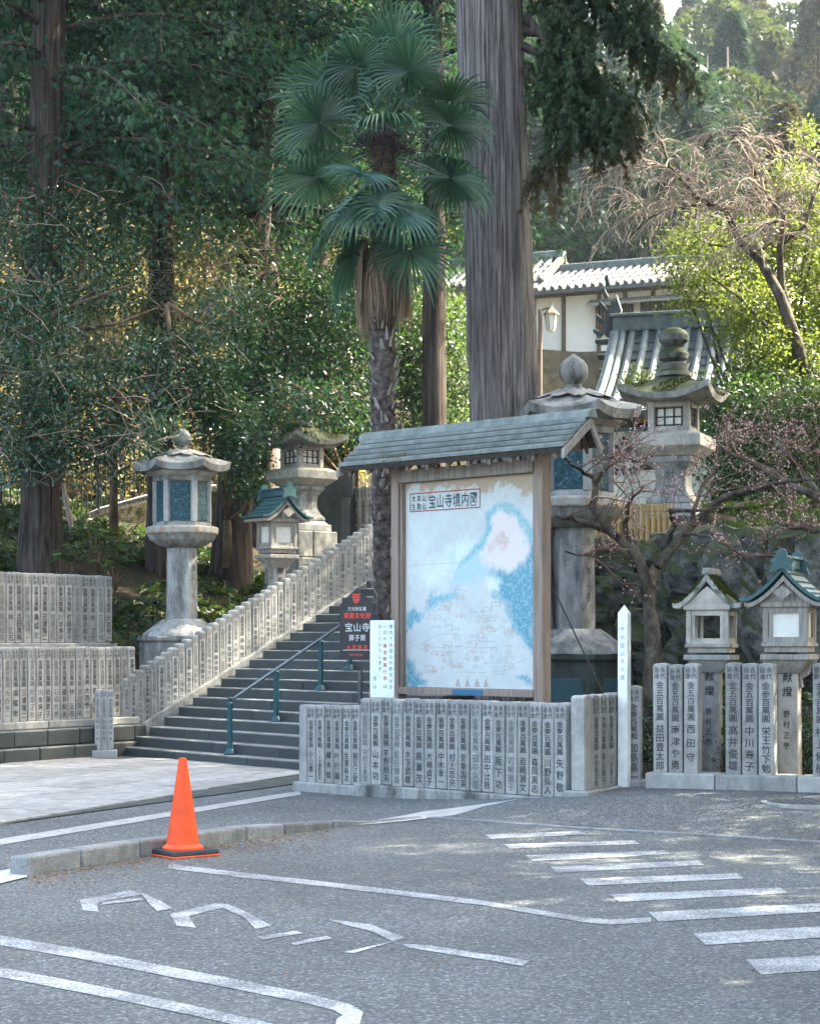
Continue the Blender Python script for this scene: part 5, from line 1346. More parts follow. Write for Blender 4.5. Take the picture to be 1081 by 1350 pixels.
# ---- hinoki cypresses of the dark grove on the left (two crowns shared among the trees)
hin = []
for k in range(2):
    lm = MB(); P, Dd = conifer_crown(5.9, 14, 4.3, 80, 320, 40+k, limbs=lm, hang=.5, full=.15, profile=.25); P2, D2 = conifer_crown(13.2, 21, 3.6, 55, 90, 50+k, limbs=lm, hang=.5, profile=.6)
    co, fc = join([sprays(P, Dd, NR.uniform(.075, .145, len(P)), 5, 1.1, .13, .25), sprays(P2, D2, NR.uniform(.2, .36, len(P2)), 5, 1.1, .13, .25)]); hin.append((mesh_np('crown', co, fc), lm.mesh('limbs', True)))
def hinoki(label, px, y, wpx, seed, base_py=760, lean=0.0, rz=0.0, sc=1.0, group='dark cypresses of the left grove', crown=True, dz=0.0):
    x = (px-CX)*y/F; z = gz_(x, y); t = tree('cypress_tree', label, (x, y, z), group=group)
    r = wpx*y/F/2; pts = [(0, 0, -.3), (lean*.1, 0, 1.2), (lean*.4, 0, 4), (lean, 0, 9), (lean*1.6, 0, 15), (lean*2, 0, 21.5)]
    obj('trunk', trunk_tube(pts, [r*1.5, r*1.08, r, r*.85, r*.5, .05], 22, seed, .08, .05).mesh('trunk', True), M['bark_dark'], t)
    if crown:
        cr, lb = hin[seed % 2]; obj('crown', cr, M['hinoki'], t, (lean*.8, 0, .4*(seed % 3)+dz), (0, 0, rz), sc); obj('limbs', lb, M['bark_dark'], t, (lean*.8, 0, .4*(seed % 3)+dz), (0, 0, rz), sc)
    return t
hinoki('cypress with a thick split trunk rising straight behind the upper left fence', 52, 28.6, 50, 2, lean=.15, rz=.4, sc=(1, 1, 1.06), dz=-.7)
hinoki('straight cypress whose trunk stands directly behind the hexagonal lantern', 213, 31.5, 34, 5, rz=2.0)
hinoki('dark cypress leaning slightly right, between the lantern and the stair top', 303, 32.5, 44, 4, lean=.65, rz=1.1)
hinoki('cypress whose dark upper trunk shows just left of the palm crown', 345, 35.5, 36, 7, lean=.1, rz=3.0, sc=.95)
hinoki('cypress at the far left edge of the grove', -60, 33, 40, 6, rz=4.0, sc=1.05)
hinoki('cypress seen between the palm and the great cedar trunk', 572, 31.0, 30, 9, rz=5.0, sc=(.55, .55, .9))
hinoki('thin cypress far back between the two left trunks', 130, 44, 26, 8, rz=.9, crown=False)
hinoki('thin cypress far back above the square lantern', 420, 46, 26, 11, rz=2.5, crown=False)
hinoki('cypress far back behind the palm crown', 500, 50, 26, 10, rz=3.6, sc=(.6, .6, .9))
hinoki('thin cypress far back near the left edge', 10, 47, 26, 13, rz=5.6, sc=1.0)
hinoki('thin cypress far back behind the lantern finial', 265, 52, 26, 12, rz=1.9, crown=False)

# ---- camellias: leaf clumps, spreading orange-brown limbs
def broadleaf(name, label, base, blobs, clusters, per, L, W, leafm, limbs=(), barkm='bark_brown', crad=.2, cat='tree', group=None, twigs=0, twigm=None, shell=.5, r0=.07):
    base = Vector(base); t = tree(name, label, base, cat, group)
    bl = [((c[0]-base.x, c[1]-base.y, c[2]-base.z), r) for c, r in blobs]
    co, fc = blob_leaves(bl, clusters, per, L, W, crad, shell=shell); obj('crown', mesh_np('crown', co, fc), M[leafm], t)
    mb = MB(); rs = random.Random(len(label))
    for pts in limbs:
        q = [Vector(p)-base for p in pts]; mb.tube(q, [max(.008, r0*(1-.9*i/(len(q)-1))) for i in range(len(q))], 7)
    fork = Vector((0, 0, min(c[2] for c, r in bl)*.45))
    if not limbs: mb.tube([(0, 0, -.3), fork*.6, fork], [r0*1.2, r0, r0*.9], 7)
    else: fork = Vector(limbs[0][len(limbs[0])//2])-base
    for c, r in bl:
        c = Vector(c); m = (min([Vector(p)-base for pts in limbs for p in pts], key=lambda v: (v-c).length) if limbs else fork).lerp(c, .5)+Vector((rs.uniform(-.15, .15), rs.uniform(-.15, .15), -.12)); mb.tube([(min([Vector(p)-base for pts in limbs for p in pts], key=lambda v: (v-c).length) if limbs else fork), m, c, c+Vector((rs.uniform(-1, 1)*r[0]*.6, rs.uniform(-1, 1)*r[1]*.6, r[2]*.5))], [r0*.5, r0*.35, r0*.2, .006], 5)
    obj('trunk', mb.mesh('trunk', True), M[barkm], t)
    if twigs:
        tw = MB()
        for _ in range(twigs):
            c, r = bl[rs.randrange(len(bl))]; p = Vector(c)+Vector((rs.gauss(0, .5)*r[0], rs.gauss(0, .5)*r[1], rs.gauss(0, .5)*r[2])); d = Vector((rs.uniform(-1, 1), rs.uniform(-1, .4), rs.uniform(-.5, .8))).normalized(); q = [p]
            for _k in range(4): d = (d+Vector((rs.uniform(-.4, .4), rs.uniform(-.4, .4), rs.uniform(-.35, .25)))).normalized(); q.append(q[-1]+d*rs.uniform(.1, .22))
            tw.tube(q, [.009, .007, .006, .004, .002], 3, False)
        tag(obj('twigs', tw.mesh('twigs', True), M[twigm or barkm], t), kind='stuff')
    return t
Y = 28.0
c1 = broadleaf('camellia_tree', 'spreading dark camellia with orange-brown limbs over the left fence', (at(-20, 700, Y).x, Y, 2.2),
    [pblob(20, 300, 28.3, 75), pblob(70, 230, 29.3, 55), pblob(110, 340, 28.6, 85), pblob(30, 520, 27.8, 75), pblob(105, 545, 27.6, 70), pblob(180, 510, 28, 70), pblob(240, 490, 28.2, 60), pblob(60, 590, 27.4, 48), pblob(150, 590, 27.7, 45), pblob(205, 572, 26.9, 30), pblob(50, 415, 27.4, 50), pblob(60, 480, 27.2, 45), pblob(20, 600, 27.3, 36),
     pblob(-20, 420, 28.2, 60), pblob(290, 430, 28.6, 50)], 1750, 16, .085, .045, 'camellia',
    [[at(-40, 700, Y), at(-10, 520, Y), at(25, 440, Y), at(70, 412, Y-.2), at(130, 390, Y-.3), at(200, 365, Y-.2)], [at(25, 440, Y), at(60, 420, Y+.2), at(110, 432, Y), at(160, 425, Y-.2), at(220, 400, Y)], [at(-10, 520, Y), at(40, 540, Y-.3), at(90, 525, Y-.4), at(150, 520, Y-.3)], [at(-40, 480, Y), at(0, 395, Y), at(60, 375, Y), at(110, 380, Y)]], twigs=420, twigm='twig_pale', r0=.085, crad=.24)
fm = MB(); rs = random.Random(6)
for _ in range(46):
    px, py = rs.choice(((30, 290), (20, 520), (110, 550), (60, 590), (180, 520), (150, 590), (240, 490), (70, 240))); q = at(px+rs.gauss(0, 35), py+rs.gauss(0, 30), Y-rs.uniform(.3, .7))-c1.location; fm.sphere(q, rs.uniform(.014, .026), 7, 5, (1, 1, .75))
tag(obj('flowers', fm.mesh('flowers', True), mat_plain('camellia_flower', (.38, .02, .025), .6), c1), kind='stuff')
broadleaf('camellia_tree', 'sunlit lighter-leaved tree tangled with pale twigs behind the left camellia', (at(150, 640, 31).x, 31, 3.4),
    [pblob(60, 420, 31, 70), pblob(150, 440, 31, 75), pblob(120, 480, 30.6, 70), pblob(230, 430, 31.4, 65), pblob(200, 350, 31.5, 60), pblob(270, 350, 31.5, 60), pblob(310, 330, 31.2, 45), pblob(310, 400, 31, 40)], 480, 15, .085, .045, 'camellia_light', twigs=500, twigm='twig_pale')
broadleaf('camellia_tree', 'glossy dark camellia between the square lantern and the palm', (at(470, 690, 32.5).x, 32.5, 3.6),
    [pblob(400, 400, 32.5, 65), pblob(450, 450, 32, 70), pblob(390, 480, 31.5, 60), pblob(440, 530, 31.6, 55), pblob(340, 430, 31.5, 50), pblob(360, 520, 31, 52), pblob(320, 500, 30.8, 45), pblob(480, 400, 33, 60), pblob(470, 560, 32.2, 40), pblob(372, 535, 28.6, 34), pblob(425, 535, 28.6, 26), pblob(345, 570, 28.4, 26)], 1500, 16, .09, .048, 'camellia', crad=.26, twigs=160)
broadleaf('camellia_tree', 'camellia with silvery highlights filling the gap right of the palm trunk', (at(560, 690, 33).x, 33, 3.6),
    [pblob(550, 440, 33, 55), pblob(590, 500, 33, 55), pblob(540, 510, 33, 50), pblob(600, 430, 33.6, 40), pblob(570, 560, 32.6, 40)], 900, 16, .09, .048, 'camellia_light', crad=.26)
broadleaf('camellia_tree', 'low camellia branch hanging beside the left hexagonal lantern roof', (at(300, 700, 30).x, 30, 3.0),
    [pblob(300, 560, 29.6, 40), pblob(320, 600, 29.4, 34), pblob(270, 520, 29.4, 44), pblob(330, 640, 30, 22)], 420, 16, .085, .045, 'camellia')
for (px, py, y, r, lb) in ((60, 610, 40, 120, 'sunlit shrub beyond the railing at the left edge'), (170, 600, 41, 110, 'sunlit shrub beyond the railing left of the lantern'), (300, 560, 42, 100, 'sunlit shrub behind the leaning cypress'), (420, 610, 40, 60, 'sunlit shrub behind the square lantern'),
                           (100, 400, 44, 150, 'tall backlit thicket behind the left camellia'), (280, 420, 45, 130, 'tall backlit thicket behind the middle trunks'), (460, 330, 47, 130, 'tall backlit thicket behind the palm')):
    c = at(px, py, y); base = (c.x, c.y, gz_(c.x, c.y))
    broadleaf('shrub', lb, base, [pblob(px-r*.5, py, y, r*.6), pblob(px+r*.5, py-r*.1, y, r*.6), pblob(px, py-r*.5, y+.4, r*.6), pblob(px, py+r*.4, y-.3, r*.5)], 520, 14, .13, .07, 'autumn_leaf', crad=.34, cat='shrub', shell=.3)

# ---- right side: evergreen with yellow-green leaves
Y = 31.0
broadleaf('evergreen_tree', 'bright yellow-green leafy tree on the bank at the right', (at(1000, 690, Y).x, Y, 3.2),
    [pblob(920, 330, 31, 42), pblob(922, 385, 30.6, 36), pblob(970, 345, 31.5, 46), pblob(1020, 330, 32, 50), pblob(1075, 320, 32, 55), pblob(990, 412, 30.5, 38), pblob(1000, 420, 31, 55), pblob(1065, 410, 31.4, 55), pblob(1000, 475, 30, 42), pblob(1035, 490, 30.4, 50),
     pblob(1085, 490, 30.6, 55), pblob(1040, 235, 32.4, 26), pblob(1075, 255, 32, 26), pblob(1060, 180, 33, 16), pblob(1120, 380, 31.5, 60), pblob(893, 352, 30.6, 18)], 1700, 18, .085, .038, 'yellow_leaf', barkm='bark_lichen', crad=.24, shell=.4)
broadleaf('evergreen_tree', 'mid-green glossy shrub tree below the yellow-green one', (at(1010, 740, 29).x, 29, 2.9),
    [pblob(970, 540, 29.5, 52), pblob(1030, 560, 29, 55), pblob(1085, 560, 29, 50), pblob(970, 525, 29.6, 28), pblob(1000, 620, 28.6, 55), pblob(1070, 640, 28.6, 55), pblob(1020, 690, 28.2, 50), pblob(940, 590, 29.2, 30), pblob(1090, 700, 28, 45), pblob(960, 650, 28.6, 35)], 1500, 16, .085, .042, 'shrub_leaf', crad=.22, shell=.4)
for k, (px, py) in enumerate(((835, 405), (560, 330), (620, 380))): pass
broadleaf('shrub', 'small yellow-green bush touching the mossy lantern roof', at(825, 520, 27.5), [pblob(832, 506, 27.5, 11), pblob(846, 496, 27.6, 9)], 34, 9, .07, .035, 'yellow_leaf', cat='shrub', crad=.16, r0=.02)

# ---- bare weeping cherry: traced limbs, long arching twigs
def grow(mb, p, d, length, r, depth, rs, droop=.5, wig=.25, seg=6, side=3, tips=None, minr=.0035):
    q = [p.copy()]; rad = [r]; st = length/seg
    for i in range(seg):
        d = (d+Vector((rs.uniform(-wig, wig), rs.uniform(-wig, wig), rs.uniform(-wig, wig)-droop/seg))).normalized(); q.append(q[-1]+d*st); rad.append(max(minr, r*(1-.8*(i+1)/seg)))
        if depth and i > 0:
            for _ in range(side if i % 2 else side-1):
                if rs.random() < .75:
                    a = Vector((rs.uniform(-1, 1), rs.uniform(-1, 1), rs.uniform(-.3, .6))).normalized(); nd = (d*.8+a*.75).normalized(); grow(mb, q[-1], nd, length*rs.uniform(.35, .6), max(minr, rad[-1]*.65), depth-1, rs, droop, wig, max(3, seg-1), max(1, side-1), tips, minr)
    mb.tube(q, rad, 5 if r > .02 else 3, False)
    if tips is not None: tips += q[1:]
Y = 30.0
ch = tree('cherry_tree', 'bare weeping cherry with pale arching twigs on the right bank', (at(1056, 560, Y).x, Y, at(1056, 640, Y).z))
B = ch.location; lm = MB(); tw = MB(); rs = random.Random(9)
limbs = [[(1062, 640), (1066, 560), (1058, 490), (1052, 456), (1028, 389), (1003, 343), (975, 318), (957, 276), (918, 258), (883, 220), (866, 167)], [(1058, 490), (1049, 452), (1030, 375), (1028, 325), (1035, 287), (1006, 251), (996, 230)], [(1054, 470), (1028, 449), (975, 392), (931, 361)],
         [(1030, 320), (1060, 300), (1075, 250), (1095, 215)], [(957, 276), (930, 268), (880, 275), (850, 290)], [(975, 318), (1000, 330), (1020, 318), (1040, 290)], [(996, 230), (985, 200), (990, 170)], [(883, 220), (850, 215), (830, 225)], [(1035, 287), (1000, 300), (960, 325), (935, 322)]]
r0s = [.13, .09, .055, .05, .035, .04, .03, .025, .035]
for pts, r0 in zip(limbs, r0s):
    q = [at(px, py, Y+.25*math.sin(i*1.3))-B for i, (px, py) in enumerate(pts)]; lm.tube(q, [max(.014, r0*(1-.85*i/(len(q)-1))) for i in range(len(q))], 8)
obj('trunk', lm.mesh('trunk', True), M['bark_lichen'], ch)
starts = []
for pts in (limbs[0][6:], limbs[1][3:], limbs[3][1:], limbs[4], limbs[6], limbs[7], limbs[5][1:]):
    for a, b in zip(pts, pts[1:]):
        for t in (.15, .4, .65, .9): starts.append((a[0]+(b[0]-a[0])*t, a[1]+(b[1]-a[1])*t))
for px, py in starts:
    p = at(px, py, Y+rs.uniform(-.5, .5))-B
    for _ in range(2):
        d = Vector((rs.uniform(-1.2, .5), rs.uniform(-.8, .8), rs.uniform(.1, 1.0))).normalized(); grow(tw, p, d, rs.uniform(.6, 1.25), .013, 2, rs, 1.05, .2, 6, 2, None, .0045)
tag(obj('twigs', tw.mesh('twigs'), M['twig_pale'], ch), kind='stuff')

# ---- plum trees with pink buds
def plum(label, base_px, Yp, limbs, r0s, nt, seed, zbase, bud_n):
    b = at(base_px[0], base_px[1], Yp); b.z = zbase
    t = tree('plum_tree', label, b); lm = MB(); tw = MB(); rs = random.Random(seed); tips = []
    for li, (pts, r0) in enumerate(zip(limbs, r0s)):
        q = [at(px, py, Yp-.25*math.sin(i*1.1+li))-b for i, (px, py) in enumerate(pts)]
        if li == 0: q[0].z = -.1; q[0].x *= .3; q[0].y = 0
        P = []; 
        for k in range(len(q)-1):
            for j in range(3): P.append(q[k].lerp(q[k+1], j/3)+Vector((rs.uniform(-.02, .02), 0, rs.uniform(-.02, .02)))*(1 if j else .3))
        P.append(q[-1]); lm.tube(P, [max(.009, r0*(1-.8*i/(len(P)-1)))*rs.uniform(.88, 1.15) for i in range(len(P))], 9)
        for _ in range(nt if li else nt//3):
            f = .3+.7*rs.random(); k = min(len(P)-2, int(f*(len(P)-1))); p = P[k]
            grow(tw, p, Vector((rs.uniform(.25, 1) if (p+b).x < 2.2 else rs.uniform(-1, 1), rs.uniform(-.8, .5), rs.uniform(-.15, 1.0))).normalized(), rs.uniform(.35, .75), .010, 2, rs, .15, .28, 5, 2, tips, .0032)
    obj('trunk', lm.mesh('trunk', True), M['bark_lichen'], t)
    tag(obj('twigs', tw.mesh('twigs'), M['twig_red'], t), kind='stuff')
    bm = MB(); rs.shuffle(tips)
    for p in tips[:bud_n]:
        r = rs.uniform(.006, .0125); c = p+Vector((rs.uniform(-.012, .012),)*3); bm.add([c+Vector((0, 0, r*1.3)), c+Vector((r, 0, 0)), c+Vector((0, r, 0)), c+Vector((-r, 0, 0)), c+Vector((0, -r, 0)), c+Vector((0, 0, -r))], [(0, 1, 2), (0, 2, 3), (0, 3, 4), (0, 4, 1), (5, 2, 1), (5, 3, 2), (5, 4, 3), (5, 1, 4)])
    tag(obj('buds', bm.mesh('buds'), M['bud'], t), kind='stuff')
plum('gnarled plum tree with pink buds in front of the rock wall', (862, 900), 19.4,
     [[(864, 960), (862, 900), (860, 840), (856, 776), (864, 747), (890, 712)], [(857, 780), (836, 726), (800, 700), (763, 687), (732, 680)], [(810, 705), (781, 670), (784, 631), (764, 618), (740, 600)], [(866, 747), (912, 691), (954, 656), (1017, 638), (1080, 631)], [(836, 726), (823, 690), (832, 660), (848, 640)],
      [(880, 725), (890, 690), (883, 673), (926, 673), (985, 668)], [(900, 705), (943, 705), (982, 737), (1028, 733)], [(784, 640), (800, 615), (805, 590)], [(912, 691), (925, 640), (960, 600)], [(830, 735), (790, 735), (745, 727)]],
     [.115, .065, .045, .055, .04, .04, .018, .025, .03, .02], 5, 31, .25, 900)
plum('plum tree with dense pink twigs reaching in from the right edge', (1130, 800), 21.0,
     [[(1130, 900), (1128, 800), (1110, 720), (1085, 660), (1050, 610)], [(1110, 720), (1070, 700), (1030, 690), (1000, 672)], [(1085, 660), (1040, 640), (990, 610), (950, 590)], [(1050, 610), (1020, 580), (1000, 555)], [(1110, 720), (1080, 745), (1050, 740), (1030, 720)], [(1085, 660), (1075, 600), (1060, 560)]],
     [.10, .045, .045, .03, .03, .035], 9, 57, .3, 1000)

# ---- palm
PB = Vector((at(505, 800, 21.3).x, 21.3, .2))
pal = tree('fan_palm', 'tall windmill palm with shaggy trunk standing left of the map board', PB, 'palm tree')
ph = at(503, 175, 21.3).z-PB.z
pp = [at(px, py, 21.3)-PB for px, py in ((508, 870), (507, 760), (505, 620), (504, 500), (506, 400), (508, 300), (506, 175))]; pp[0].z = 0; pp = [Vector((.02, 0, -.2))]+pp
ptm = trunk_tube(pp, [.14, .13, .125, .135, .14, .145, .15, .12], 18, 8, .14, .0, 8)
M['palm_trunk'] = mat_bark('palm_fibre', (.022, .017, .016), (.12, .095, .085), (7, 7, 7), 1.0)
M['palm_leaf'] = mat_leaf('palm_leaf', (.028, .080, .062), (.075, .140, .095), .25, .36, spec=.5)
M['palm_dead'] = mat_leaf('palm_dead_leaf', (.17, .115, .085), (.36, .26, .20), .25, .7, (1.1, 1, .8), .2)
M['palm_boot'] = mat_plain('palm_boot', (.26, .23, .215), .8, 0, .35, 20)
obj('trunk', ptm.mesh('trunk', True), M['palm_trunk'], pal)
mb = MB(); rs = random.Random(3)
for k in range(190):                                                      # old leaf bases and fibre tufts clasping the trunk
    z = rs.uniform(.2, ph-.9); a = rs.uniform(0, 6.28); f = z/ph; c = Vector((pp[2].x*(1-f)+pp[5].x*f, 0, z)); d = Vector((math.cos(a), math.sin(a), 0)); s = Vector((-d.y, d.x, 0)); w = rs.uniform(.012, .03); l = rs.uniform(.06, .15); p = c+d*.135; q = p+d*rs.uniform(.03, .09)+Vector((0, 0, l))+s*rs.uniform(-.04, .04)
    mb.add([p-s*w, p+s*w, q+s*w*.5, q-s*w*.5, p+d*.015], [(0, 1, 2, 3), (0, 3, 4), (1, 4, 2)])
tag(obj('leaf_bases', mb.mesh('leaf_bases'), M['palm_boot'], pal), kind='stuff')
def fan_mesh(seed, nl=38, R_=.66, droop=.35, arc=2.75, pet=.5, ragged=.1, el=0.0):
    g = Vector((-math.sin(el), 0, -math.cos(el)))
    rs = random.Random(seed); mb = MB()
    mb.tube([(0, 0, 0), (pet*.5, 0, .02), (pet, 0, 0)], [.014, .010, .009], 5)
    for i in range(nl):
        a = arc*(2*i/(nl-1)-1); l = R_*(1-.22*abs(a)/arc)*rs.uniform(1-ragged, 1.03); d = Vector((math.cos(a), math.sin(a), 0)); s = Vector((-d.y, d.x, 0)); w = .0165
        dr = droop*rs.uniform(.6, 1.5); vs = []; o = Vector((pet, 0, 0)); cup = .10*math.cos(a*.5)
        for t, ww, bend in ((.04, .35, 0), (.40, .9, .02), (.68, 1.0, .22*dr), (.88, .55, .75*dr), (1.0, .06, 1.35*dr)):
            c = o+d*l*t*(1-.12*bend)+Vector((0, 0, cup*l*t*(1-t)*2))+g*(l*bend*.55)
            vs += [c-s*w*ww+Vector((0, 0, .012*ww)), c-Vector((0, 0, .006)), c+s*w*ww+Vector((0, 0, .012*ww))]
        mb.add(vs, [(j*3+k, j*3+k+1, j*3+k+4, j*3+k+3) for j in range(4) for k in range(2)])
    return mb.mesh('frond')
ELS = (1.2, .8, .4, 0.0, -.4, -.8, -1.15)
fans = {e: [fan_mesh(int(e*10)+50+k, 40-2*k, .62-.03*k, .20+.25*k, 2.7, .70, .12, e) for k in range(2)] for e in ELS}
dead = [fan_mesh(7, 26, .60, 1.9, 1.25, .30, .3, -1.25), fan_mesh(8, 26, .55, 2.2, 1.05, .30, .3, -1.25)]
for l_ in fans.values():
    for f in l_: f.materials.append(M['palm_leaf'])
for f in dead: f.materials.append(M['palm_dead'])
def frond(me_, z, az, el, roll=0.0, sc=1.0, name='frond'):
    f = min(1, z/ph); c = Vector((pp[5].x, 0, z)); d = Vector((math.cos(az)*math.cos(el), math.sin(az)*math.cos(el), math.sin(el)))
    X = d; Z0 = Vector((0, 0, 1)) if abs(el) < 1.4 else Vector((-math.cos(az), -math.sin(az), 0)); Yv = Z0.cross(X).normalized(); Zv = X.cross(Yv); m = Matrix((X, Yv, Zv)).transposed() @ Matrix.Rotation(roll, 3, 'X')
    o = obj(name, me_, None, pal, c+Vector((math.cos(az), math.sin(az), 0))*.08); o.rotation_euler = m.to_euler(); o.scale = (sc,)*3; return o
rs = random.Random(12)
for k, (z0, e, n) in enumerate(((ph+.16, 1.2, 3), (ph+.10, .8, 4), (ph+.02, .4, 3), (ph-.10, 0.0, 3), (ph-.28, -.4, 3), (ph-.46, -.8, 3), (ph-.60, -1.15, 2))):
    for i in range(n):
        az = 2*math.pi*(i+.5*(k % 2)+rs.uniform(-.25, .25))/n; frond(fans[e][(i+k) % 2], z0+rs.uniform(-.08, .08), az, e+rs.uniform(-.12, .12), rs.uniform(-.6, .6), rs.uniform(.85, 1.08))
for az, e, z, k, roll in ((-1.9, -.8, ph-.42, 0, .1), (-1.3, -.8, ph-.46, 0, -.1), (-2.6, 0.0, ph, 0, .9), (3.1, -.4, ph-.2, 0, .6), (3.4, .4, ph+.05, 0, .7), (-.4, 0.0, ph, 1, -.6), (-.2, -.4, ph-.25, 1, -.5), (-1.2, 1.2, ph+.2, 0, 0)):
    frond(fans[e][k], z, az, e, roll, 1.05)
for i in range(15):
    az = 2*math.pi*i/15+rs.uniform(-.2, .2); frond(dead[i % 2], ph-1.0-rs.uniform(0, .25), az, -1.22+rs.uniform(-.12, .1), rs.uniform(-.4, .4), rs.uniform(.6, .85), 'dead_frond')
mb = MB()
for k in range(5):
    az = -1.57+(-1.2, -.5, .1, .7, 1.4)[k]; d = Vector((math.cos(az), math.sin(az), 0)); c0 = Vector((pp[5].x, 0, ph-.08))+d*.28
    for _ in range(170):
        c = c0+Vector((rs.gauss(0, .13), rs.gauss(0, .10), rs.gauss(-.05, .10))); r = rs.uniform(.008, .015)
        mb.add([c+Vector((0, 0, r)), c+Vector((r, 0, 0)), c+Vector((0, r, 0)), c+Vector((-r, 0, 0)), c+Vector((0, -r, 0)), c+Vector((0, 0, -r))], [(0, 1, 2), (0, 2, 3), (0, 3, 4), (0, 4, 1), (5, 2, 1), (5, 3, 2), (5, 4, 3), (5, 1, 4)])
    for _ in range(14): mb.tube([Vector((pp[5].x, 0, ph-.05)), c0+Vector((rs.gauss(0, .12), rs.gauss(0, .1), rs.gauss(-.05, .1)))], [.006, .003], 3, False)
tag(obj('fruit_clusters', mb.mesh('fruit_clusters'), mat_plain('palm_fruit', (.035, .024, .03), .6, 0, .4, 30), pal), kind='stuff')
mb = MB()
for k in range(420):                                                      # brown fibre round the crown shaft
    z = rs.uniform(ph-1.0, ph+.05); a = rs.uniform(0, 6.28); d = Vector((math.cos(a), math.sin(a), 0)); s = Vector((-d.y, d.x, 0)); c = Vector((pp[5].x, 0, z))+d*.15; l = rs.uniform(.08, .22)
    mb.add([c-s*.006, c+s*.006, c+d*rs.uniform(.02, .10)+Vector((0, 0, -l))+s*rs.uniform(-.06, .06)], [(0, 1, 2)])
tag(obj('fibres', mb.mesh('fibres'), mat_leaf('palm_fibre_hair', (.05, .032, .022), (.15, .09, .055), .15, .8), pal), kind='stuff')

# ---- leafy plants
def leafy(label, base, h, n, L, W, leafm, spread=.35, seed=1, group=None):
    t = thing('leafy_shrub', label, 'shrub', base, 0, group); rs = random.Random(seed); st = MB(); P = []; Dd = []
    for k in range(n):
        a = rs.uniform(0, 6.28); top = Vector((spread*rs.random()*math.cos(a), spread*rs.random()*math.sin(a), h*rs.uniform(.5, 1))); st.tube([(0, 0, -.1), top*.5+Vector((0, 0, .05)), top], [.012, .009, .005], 4)
        for j in range(9):
            b = rs.uniform(0, 6.28); z = top*(1-.07*(j % 4)*rs.random()); P.append(tuple(z)); Dd.append((math.cos(b), math.sin(b), rs.uniform(-.1, .5)))
    P = np.array(P); K = len(P); co, fc = leaves(P, np.array(Dd), np.array([[0, 0, 1.]])+NR.normal(size=(K, 3))*.25, L*NR.uniform(.6, 1.2, K), W*NR.uniform(.7, 1.2, K), .1, .25)
    obj('foliage', mesh_np('foliage', co, fc), M[leafm], t); obj('stem', st.mesh('stem', True), M['bark_brown'], t); return t
for k, (px, py, y, h, n, lb) in enumerate(((88, 752, 27.0, .55, 9, 'leafy shrub beside the thick trunk over the upper left fence'), (128, 745, 27.6, .75, 12, 'taller sunlit leafy shrub over the upper left fence'), (152, 757, 27.3, .5, 9, 'leafy shrub nearest the hexagonal lantern behind the upper fence'))):
    p = at(px, py, y); leafy(lb, (p.x, p.y, p.z-.15), h, n, .17, .075, 'shrub_leaf', .32, k+1)
for k, (px, y, h, n, lb) in enumerate(((875, 19.2, .75, 16, 'pale-leaved shrub by the plum trunk'), (905, 18.9, .95, 20, 'pale-leaved shrub left of the all-stone lantern'), (930, 19.3, 1.1, 18, 'pale-leaved shrub behind the all-stone lantern'), (985, 18.9, .9, 18, 'pale-leaved shrub between the two roofed lanterns'), (1000, 19.5, 1.0, 14, 'taller shrub at the foot of the boulders'), (1075, 18.4, .8, 12, 'shrub beside the copper-roofed lantern'), (845, 19.5, .7, 12, 'low shrub behind the single stone post'))):
    x = (px-CX)*y/F; leafy(lb, (x, y, .25), h, n, .15, .06, 'shrub_leaf', .38, 20+k)
# clipped dark hedge behind the right stone posts
hb = rf(.3); 
for k, (s0, lb) in enumerate(((.15, 'dark low hedge behind the left group of right-hand posts'), (.55, 'dark low hedge beside the all-stone lantern post'), (1.32, 'dark low hedge between the two roofed lanterns'))):
    p = Vector(rf(s0)); q = Vector((p.x+.18, p.y+.75))
    broadleaf('low_hedge', lb, (q.x, q.y, .2), [((q.x+dx, q.y, .5), (.2, .22, .35)) for dx in (-.15, .1, .3)], 120, 14, .055, .02, 'camellia', cat='hedge', crad=.12, r0=.015)

# ---- far hillside forest: four crown meshes shared by many trees
def far_crown(kind, seed):
    rs = np.random.RandomState(seed); n = 6500; f = rs.rand(n)**1.15; H = 11.0
    r = (2.5*(1-f)**.8+.12)*(1+.25*np.sin(f*19+seed)) if kind == 'cone' else 2.9*np.sqrt(np.clip(1-(2*f-.8)**2/1.45, .02, 1))*(1+.2*np.sin(f*13+seed))
    a = rs.rand(n)*6.283; r = r*(1+.22*np.sin(a*4+f*15+seed))*(.72+.28*rs.rand(n)); z = 2.2+f*H*(1 if kind == 'cone' else .8)
    P = np.stack([r*np.cos(a), r*np.sin(a), z], 1); D_ = np.stack([np.cos(a), np.sin(a), np.full(n, -.25 if kind == 'cone' else .25)], 1)+rs.normal(size=(n, 3))*.4
    return mesh_np('crown', *sprays(P, D_, rs.uniform(.2, .42, n), 4, 1.0, .20, .15))
fc_ = {'cone': [far_crown('cone', 1), far_crown('cone', 2)], 'round': [far_crown('round', 3), far_crown('round', 4)]}
ftr = MB().tube([(0, 0, -1), (0, 0, 5), (0, 0, 12)], [.22, .16, .03], 7).mesh('trunk', True); ftr.materials.append(M['bark_dark'])
fmesh = {}
kinds = {'dark': ('cone', 'far_leaf', 'dark blue-green conifer on the far wooded hillside'), 'brown': ('cone', 'far_brown', 'rusty brown-tinged cedar on the far wooded hillside'), 'olive': ('round', 'far_olive', 'olive round-crowned tree on the far wooded hillside'), 'green': ('round', 'far_leaf', 'dark green round-crowned tree on the far wooded hillside')}
rs = random.Random(77)
nfar = 0
